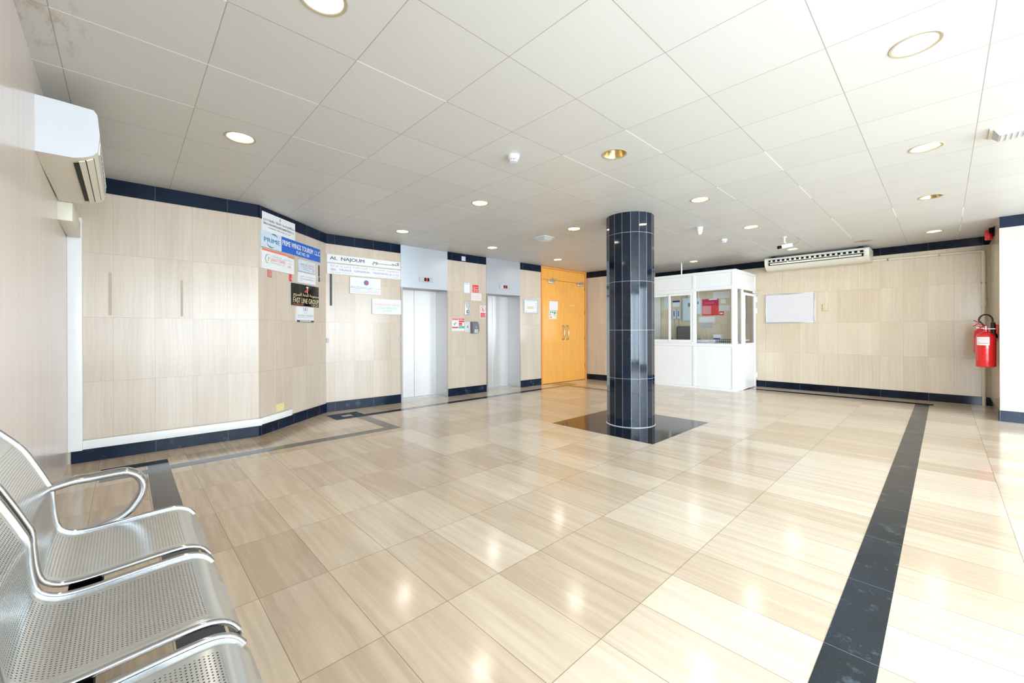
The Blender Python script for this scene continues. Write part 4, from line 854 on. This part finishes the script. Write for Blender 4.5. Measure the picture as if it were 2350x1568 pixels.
# booth contents
BW = XR - .004
def bsheet(name, y0, y1, z0, z1, m, label, cat='notice', group='papers on the booth back wall', th=.003):
    return sign(name, WR, wr(y0), wr(y1), z0, z1, label, m=m, th=th, cat=cat, group=group)
r, w, h = bsheet('poster', 4.01, 3.63, 1.59, 1.985, 'magenta', 'crimson poster on the back wall seen through the booth window')
text(r, 'IN. DOOR', .07, w - .10, h * .72, h * .80, 'pink', y=-.004); flat(r, 'red_field', [(.0, w, 0, h * .60)], 'redp', y=-.0038); flat(r, 'pink_text_block', [(.012, w * .55, .03, h * .58)], 'pink', y=-.0045); flat(r, 'white_bar', [(w * .42, w * .92, h * .93, h * 1.0)], 'paper', y=-.0045)
r, w, h = bsheet('notice_sheet', 3.62, 3.52, 1.585, 1.68, 'redp', 'small red square notice right of the crimson poster'); flat(r, 'white_label', [(.02, w - .02, .03, .065)], 'paper', y=-.004)
r, w, h = bsheet('notice_sheet', 3.75, 3.39, 1.985, 2.14, 'paper', 'wide white sheet above and right of the crimson poster'); flat(r, 'text_lines', [(.02, w - .02, .02 + .03 * k, .024 + .03 * k) for k in range(4)], 'faint', y=-.004)
bsheet('notice_sheet', 3.585, 3.475, 1.865, 1.96, 'paper', 'small plain white card below the wide white sheet')
r, w, h = bsheet('notice_sheet', 3.625, 3.39, 1.69, 1.812, 'paper', 'medium white sheet level with the middle of the crimson poster'); flat(r, 'text_lines', [(.02, w - .02, .02 + .03 * k, .024 + .03 * k) for k in range(3)], 'faint', y=-.004)
bsheet('notice_sheet', 4.09, 3.72, 1.43, 1.56, 'paper', 'white sheets just below the crimson poster')
r, w, h = bsheet('notice_sheet', 4.03, 3.765, 1.29, 1.42, 'lgrey', 'grey printed sheet below the white sheets'); flat(r, 'text_lines', [(.02, w - .02, .02 + .022 * k, .025 + .022 * k) for k in range(5)], 'faint', y=-.004)
r, w, h = bsheet('notice_sheet', 4.96, 4.865, 1.78, 2.085, 'sky', 'tall pale blue sheet behind the left sliding sash'); 
r, w, h = bsheet('notice_sheet', 4.735, 4.55, 1.835, 1.99, 'paper', 'white card with a navy heading behind the sliding sash', th=.02); flat(r, 'navy_heading', [(0, w, h * .72, h)], 'navy', y=-.021)
bsheet('switch_box', 4.99, 4.87, 1.58, 1.73, 'creamd', 'yellowed switch box below the tall pale blue sheet', 'box', None, .03)
for k, y in enumerate((4.733, 4.620)):
    rr = empty('wall_phone', ('left' if k == 0 else 'right') + ' one of two white intercom handsets on the booth back wall', 'phone', WR.at(wr(y), 1.53), WR.rz, 'intercom handsets')
    mb = MB(); mb.box(0, .095, -.045, 0, 0, .245, bev=.008); part('body', mb, 'white', rr); mb = MB(); mb.box(.035, .065, -.049, -.044, .06, .20); part('blue_window', mb, 'steelblue', rr, smooth=False)
    mb = MB(); mb.tube([(.05, -.03, 0), (.05, -.035, -.06), (.06, -.03, -.13), (.05, -.02, -.20)], .006, n=8, up=(1, 0, 0)); part('cord', mb, 'grey', rr)
for (y0, y1, z0, z1, lb) in ((4.45, 4.17, 1.47, 2.03, 'tall pale electrical cabinet on the booth back wall, left one'), (4.135, 4.025, 1.62, 2.02, 'narrow pale electrical cabinet beside the crimson poster')):
    rr = empty('electrical_cabinet', lb, 'cabinet', WR.at(wr(y0), z0), WR.rz, 'electrical cabinets')
    w, h = y0 - y1, z1 - z0; mb = MB(); mb.box(0, w, -.09, 0, 0, h, bev=.004); part('housing', mb, 'sky', rr); mb = MB(); mb.box(.008, w - .008, -.096, -.0905, .008, h - .008, bev=.002); dd = part('door', mb, 'sky', rr); mb = MB(); mb.box(w * .5, w * .75, -.098, -.0955, h * .62, h * .78); part('window', mb, 'grey', dd, smooth=False)
    mb = MB(); mb.cyl((w * .5, -.05, h), (w * .5, -.05, h + .16), .018); part('cable_gland', mb, 'white', rr)
r = empty('booth_desk', 'pale laminate desk behind the booth window', 'desk', (8.90, 2.92, 0)); mb = MB(); mb.box(0, .48, 0, 1.05, .88, .905, bev=.002); part('desktop', mb, 'wood2', r, smooth=False); 
for y in (.02, 1.00): mb = MB(); mb.box(.03, .40, y, y + .03, 0, .879); part('leg_panel', mb, 'wood2', r, smooth=False)
for k, (z, y0, y1, lb) in enumerate(((.906, 3.34, 3.72, 'lower white recorder box with a red base on the booth desk'), (.972, 3.30, 3.74, 'upper white recorder box with small dark buttons on the booth desk'))):
    rr = empty('recorder_box', lb, 'recorder', (9.0, y0, z), 0, 'stacked recorder boxes'); mb = MB(); mb.box(0, .26, 0, y1 - y0, 0, .062, bev=.004); part('casing', mb, 'white', rr)
    mb = MB()
    for q in range(4): mb.cyl((0, .03 + q * .03, .03), (-.004, .03 + q * .03, .03), .008, n=10)
    part('buttons', mb, 'ink', rr)
    if k == 0: mb = MB(); mb.box(-.003, .0, .0, y1 - y0, 0.0, .012); part('red_base_line', mb, 'redp', rr, smooth=False)
r = empty('wire_basket', 'grey wire basket of papers on the booth desk', 'basket', (9.0, 2.97, .906))
mb = MB()
for k in range(9): y = .02 + k * .038; mb.cyl((0, y, 0), (0, y, .14), .003, n=6); mb.cyl((.24, y, 0), (.24, y, .14), .003, n=6)
for z in (.002, .05, .095, .14): mb.tube([(0, .02, z), (0, .325, z), (.24, .325, z), (.24, .02, z)], .004, n=6, closed=True)
part('wire_frame', mb, 'ink', r); mb = MB(); mb.box(.02, .22, .04, .305, .004, .06); part('paper_stack', mb, 'lgrey', r, smooth=False)
r = empty('receipt_printer', 'white printer with a grey front at the back of the booth', 'printer', (9.42, 3.33, .906)); mb = MB(); mb.box(0, .22, 0, .20, 0, .10, bev=.01); part('body', mb, 'lgrey', r); mb = MB(); mb.box(.02, .2, .02, .18, .10, .24, bev=.01); part('paper_tower', mb, 'white', r); mb = MB(); mb.box(.018, .022, .03, .17, .13, .16); part('grey_front', mb, 'navy', r, smooth=False)
mb = MB(); mb.box(9.42, 9.60, 3.20, 3.66, .86, .905); o = part('side_shelf', mb, 'wood2', None, smooth=False); tag(o, 'small shelf under the white printer in the booth', 'shelf')
mb = MB(); mb.lathe([(.001, 0), (.035, 0), (.038, .06), (.015, .12), (.014, .15), (.001, .15)], n=20); o = part('water_bottle', mb, 'white', None, loc=(9.15, 2.93, .906)); tag(o, 'small white bottle in the booth window corner', 'bottle')
r = empty('office_chair', 'dark grey fabric office chair inside the booth', 'chair', (9.50, 4.16, 0), math.radians(20))
mb = MB(); mb.box(-.22, .24, -.24, .24, .62, .70, bev=.03); part('seat', mb, 'fabric', r); mb = MB(); mb.box(.18, .27, -.20, .20, .86, 1.34, bev=.04, seg=3); part('backrest', mb, 'fabric', r)
for s_ in (-1, 1): mb = MB(); mb.box(-.12, .16, s_ * .30 - .03, s_ * .30 + .03, 1.0, 1.05, bev=.02); mb.box(.0, .04, s_ * .29 - .02, s_ * .29 + .02, .64, 1.0); part('armrest', mb, 'fabric', r)
mb = MB(); mb.box(.20, .24, -.03, .03, .64, .88); mb.cyl((0, 0, .10), (0, 0, .62), .025); part('gas_column', mb, 'black', r)
mb = MB()
for k in range(5): a = 2 * PI * k / 5; mb.tube([(0, 0, .12), (.28 * math.cos(a), .28 * math.sin(a), .075)], .018, n=8); mb.cyl((.28 * math.cos(a), .28 * math.sin(a) - .012, .028), (.28 * math.cos(a), .28 * math.sin(a) + .012, .028), .028, n=14)
part('star_base', mb, 'black', r)

# ------------------------------------------------------------------ perforated steel waiting bench
def smooth_path(pts, n=6):
    P = [Vector(p) for p in pts]; out = []
    for i in range(len(P) - 1):
        p0 = P[max(i - 1, 0)]; p1 = P[i]; p2 = P[i + 1]; p3 = P[min(i + 2, len(P) - 1)]
        for k in range(n):
            t = k / n; out.append(0.5 * ((2 * p1) + (p2 - p0) * t + (2 * p0 - 5 * p1 + 4 * p2 - p3) * t * t + (3 * p1 - p0 - 3 * p2 + p3) * t ** 3))
    out.append(P[-1]); return out
edge = [(-.350, .900), (-.322, .868), (-.274, .806), (-.243, .742), (-.214, .672), (-.201, .635), (-.198, .585), (-.193, .530), (-.183, .488), (-.160, .464), (-.128, .453), (-.080, .451), (-.012, .455), (.070, .460), (.140, .462), (.176, .456), (.204, .440), (.224, .414)]
bench = empty('waiting_bench', 'perforated silver steel waiting bench with chrome rails along the left wall', 'bench', (0, .80, 0))
SW, PIT = .458, .529
prof = smooth_path([(x, 0, z) for x, z in edge], 4)
arcl = [0.0]
for a, b in zip(prof, prof[1:]): arcl.append(arcl[-1] + (b - a).length)
TOT = arcl[-1]
def seat_mesh(y0, name='seat'):
    bm = bmesh.new(); uvl = bm.loops.layers.uv.new('UVMap'); NY = 16; rows = []
    for i, p in enumerate(prof):
        n = (prof[min(i + 1, len(prof) - 1)] - prof[max(i - 1, 0)]); nn = Vector((n.z, 0, -n.x)).normalized()       # towards the back/under side
        if nn.x > 0 and nn.z > 0: nn = -nn
        nn = Vector((-abs(nn.x), 0, -abs(nn.z)))
        if nn.length > 0: nn.normalize()
        d = arcl[i]; inset = 0.0
        if d < .05: inset = .05 - math.sqrt(max(.05 ** 2 - (.05 - d) ** 2, 0))
        row = []
        for j in range(NY + 1):
            t = j / NY; y = y0 + .010 + inset + t * (SW - .02 - 2 * inset); dish = .007 * math.sin(PI * t) ** .8
            q = p + nn * dish; row.append((bm.verts.new((q.x, y, q.z)), (y - y0, TOT - d)))
        rows.append(row)
    # front lip curls under
    last = prof[-1]
    for dx, dz, dd in ((.012, -.020, .022), (.008, -.034, .036), (-.010, -.040, .05)):
        row = []
        for j in range(NY + 1):
            y = y0 + .010 + j / NY * (SW - .02); row.append((bm.verts.new((last.x + dx, y, last.z + dz)), (y - y0, -dd)))
        rows.append(row)
    for a, b in zip(rows, rows[1:]):
        for j in range(NY):
            f = bm.faces.new((a[j][0], a[j + 1][0], b[j + 1][0], b[j][0])); f.smooth = True
            for l, q in zip(f.loops, (a[j][1], a[j + 1][1], b[j + 1][1], b[j][1])): l[uvl].uv = q
    o = finish(bm, name, 'perf', bench, uvf='keep', ang=60)
    m = o.modifiers.new('sheet', 'SOLIDIFY'); m.thickness = 0.0018; m.offset = 0
    # chrome edge rail: up one side, across the top, down the other
    for ys, sg in ((y0, 1), (y0 + SW, -1)):
        mb = MB(); pp = [Vector((p.x, ys, p.z + .001)) for p in prof[2:]]
        mb.tube(pp, .0080, .0085, n=12, up=(0, 1, 0)); 
        part('edge_rail', mb, 'chrome', o, ang=60)
    tp = prof[2]; q = prof[0]
    pth = [Vector((tp.x, y0, tp.z))] + [Vector((tp.x + (q.x - tp.x) * s_, y0 + .05 * (1 - c_), tp.z + (q.z - tp.z) * s_)) for s_, c_ in [(math.sin(t), math.cos(t)) for t in (PI / 8, PI / 4, 3 * PI / 8, PI / 2)]]
    pth = pth + [Vector((v.x, 2 * y0 + SW - v.y, v.z)) for v in reversed(pth)]
    mb = MB(); mb.tube(pth, .0085, .011, n=12, up=(1, 0, 1)); part('top_rail', mb, 'chrome', o, ang=60)
    mb = MB(); mb.box(-.16, .10, y0 + .13, y0 + .15, .405, .440); mb.box(-.16, .10, y0 + SW - .15, y0 + SW - .13, .405, .440); part('seat_bracket', mb, 'black', o, smooth=False)
    return o
for k in range(3): seat_mesh(k * PIT)
BL = 2 * PIT + SW
mb = MB(); mb.box(-.135, -.055, -.02, BL + .02, .355, .405, bev=.004); part('beam', mb, 'black', bench)
arm = [(-.206, .640), (-.15, .650), (-.10, .648), (-.012, .650), (.020, .640), (.045, .615), (.056, .580), (.048, .540), (.015, .490), (-.030, .462), (-.075, .448), (-.110, .438), (-.13, .42), (-.13, .385)]
for y in (-.030, BL + .030):
    mb = MB(); pp = smooth_path([(x, y + (0 if i > 1 else (.018 if y < 0 else -.018) * (1 - i * .5)), z) for i, (x, z) in enumerate(arm)], 5); mb.tube(pp, .017, .029, n=18, up=(0, 1, 0))
    part('armrest', mb, 'chrome', bench, ang=60)
for y in (SW + .035, BL - SW - .035):
    mb = MB(); mb.tube([(-.095, y, .355), (-.095, y, .10), (-.095, y, .05)], .028, .020, n=14, up=(1, 0, 0)); mb.tube(smooth_path([(-.27, y, .012), (-.17, y, .045), (-.095, y, .058), (-.02, y, .045), (.09, y, .012)], 5), .026, .014, n=12, up=(0, 0, 1))
    part('leg', mb, 'chrome', bench, ang=60)
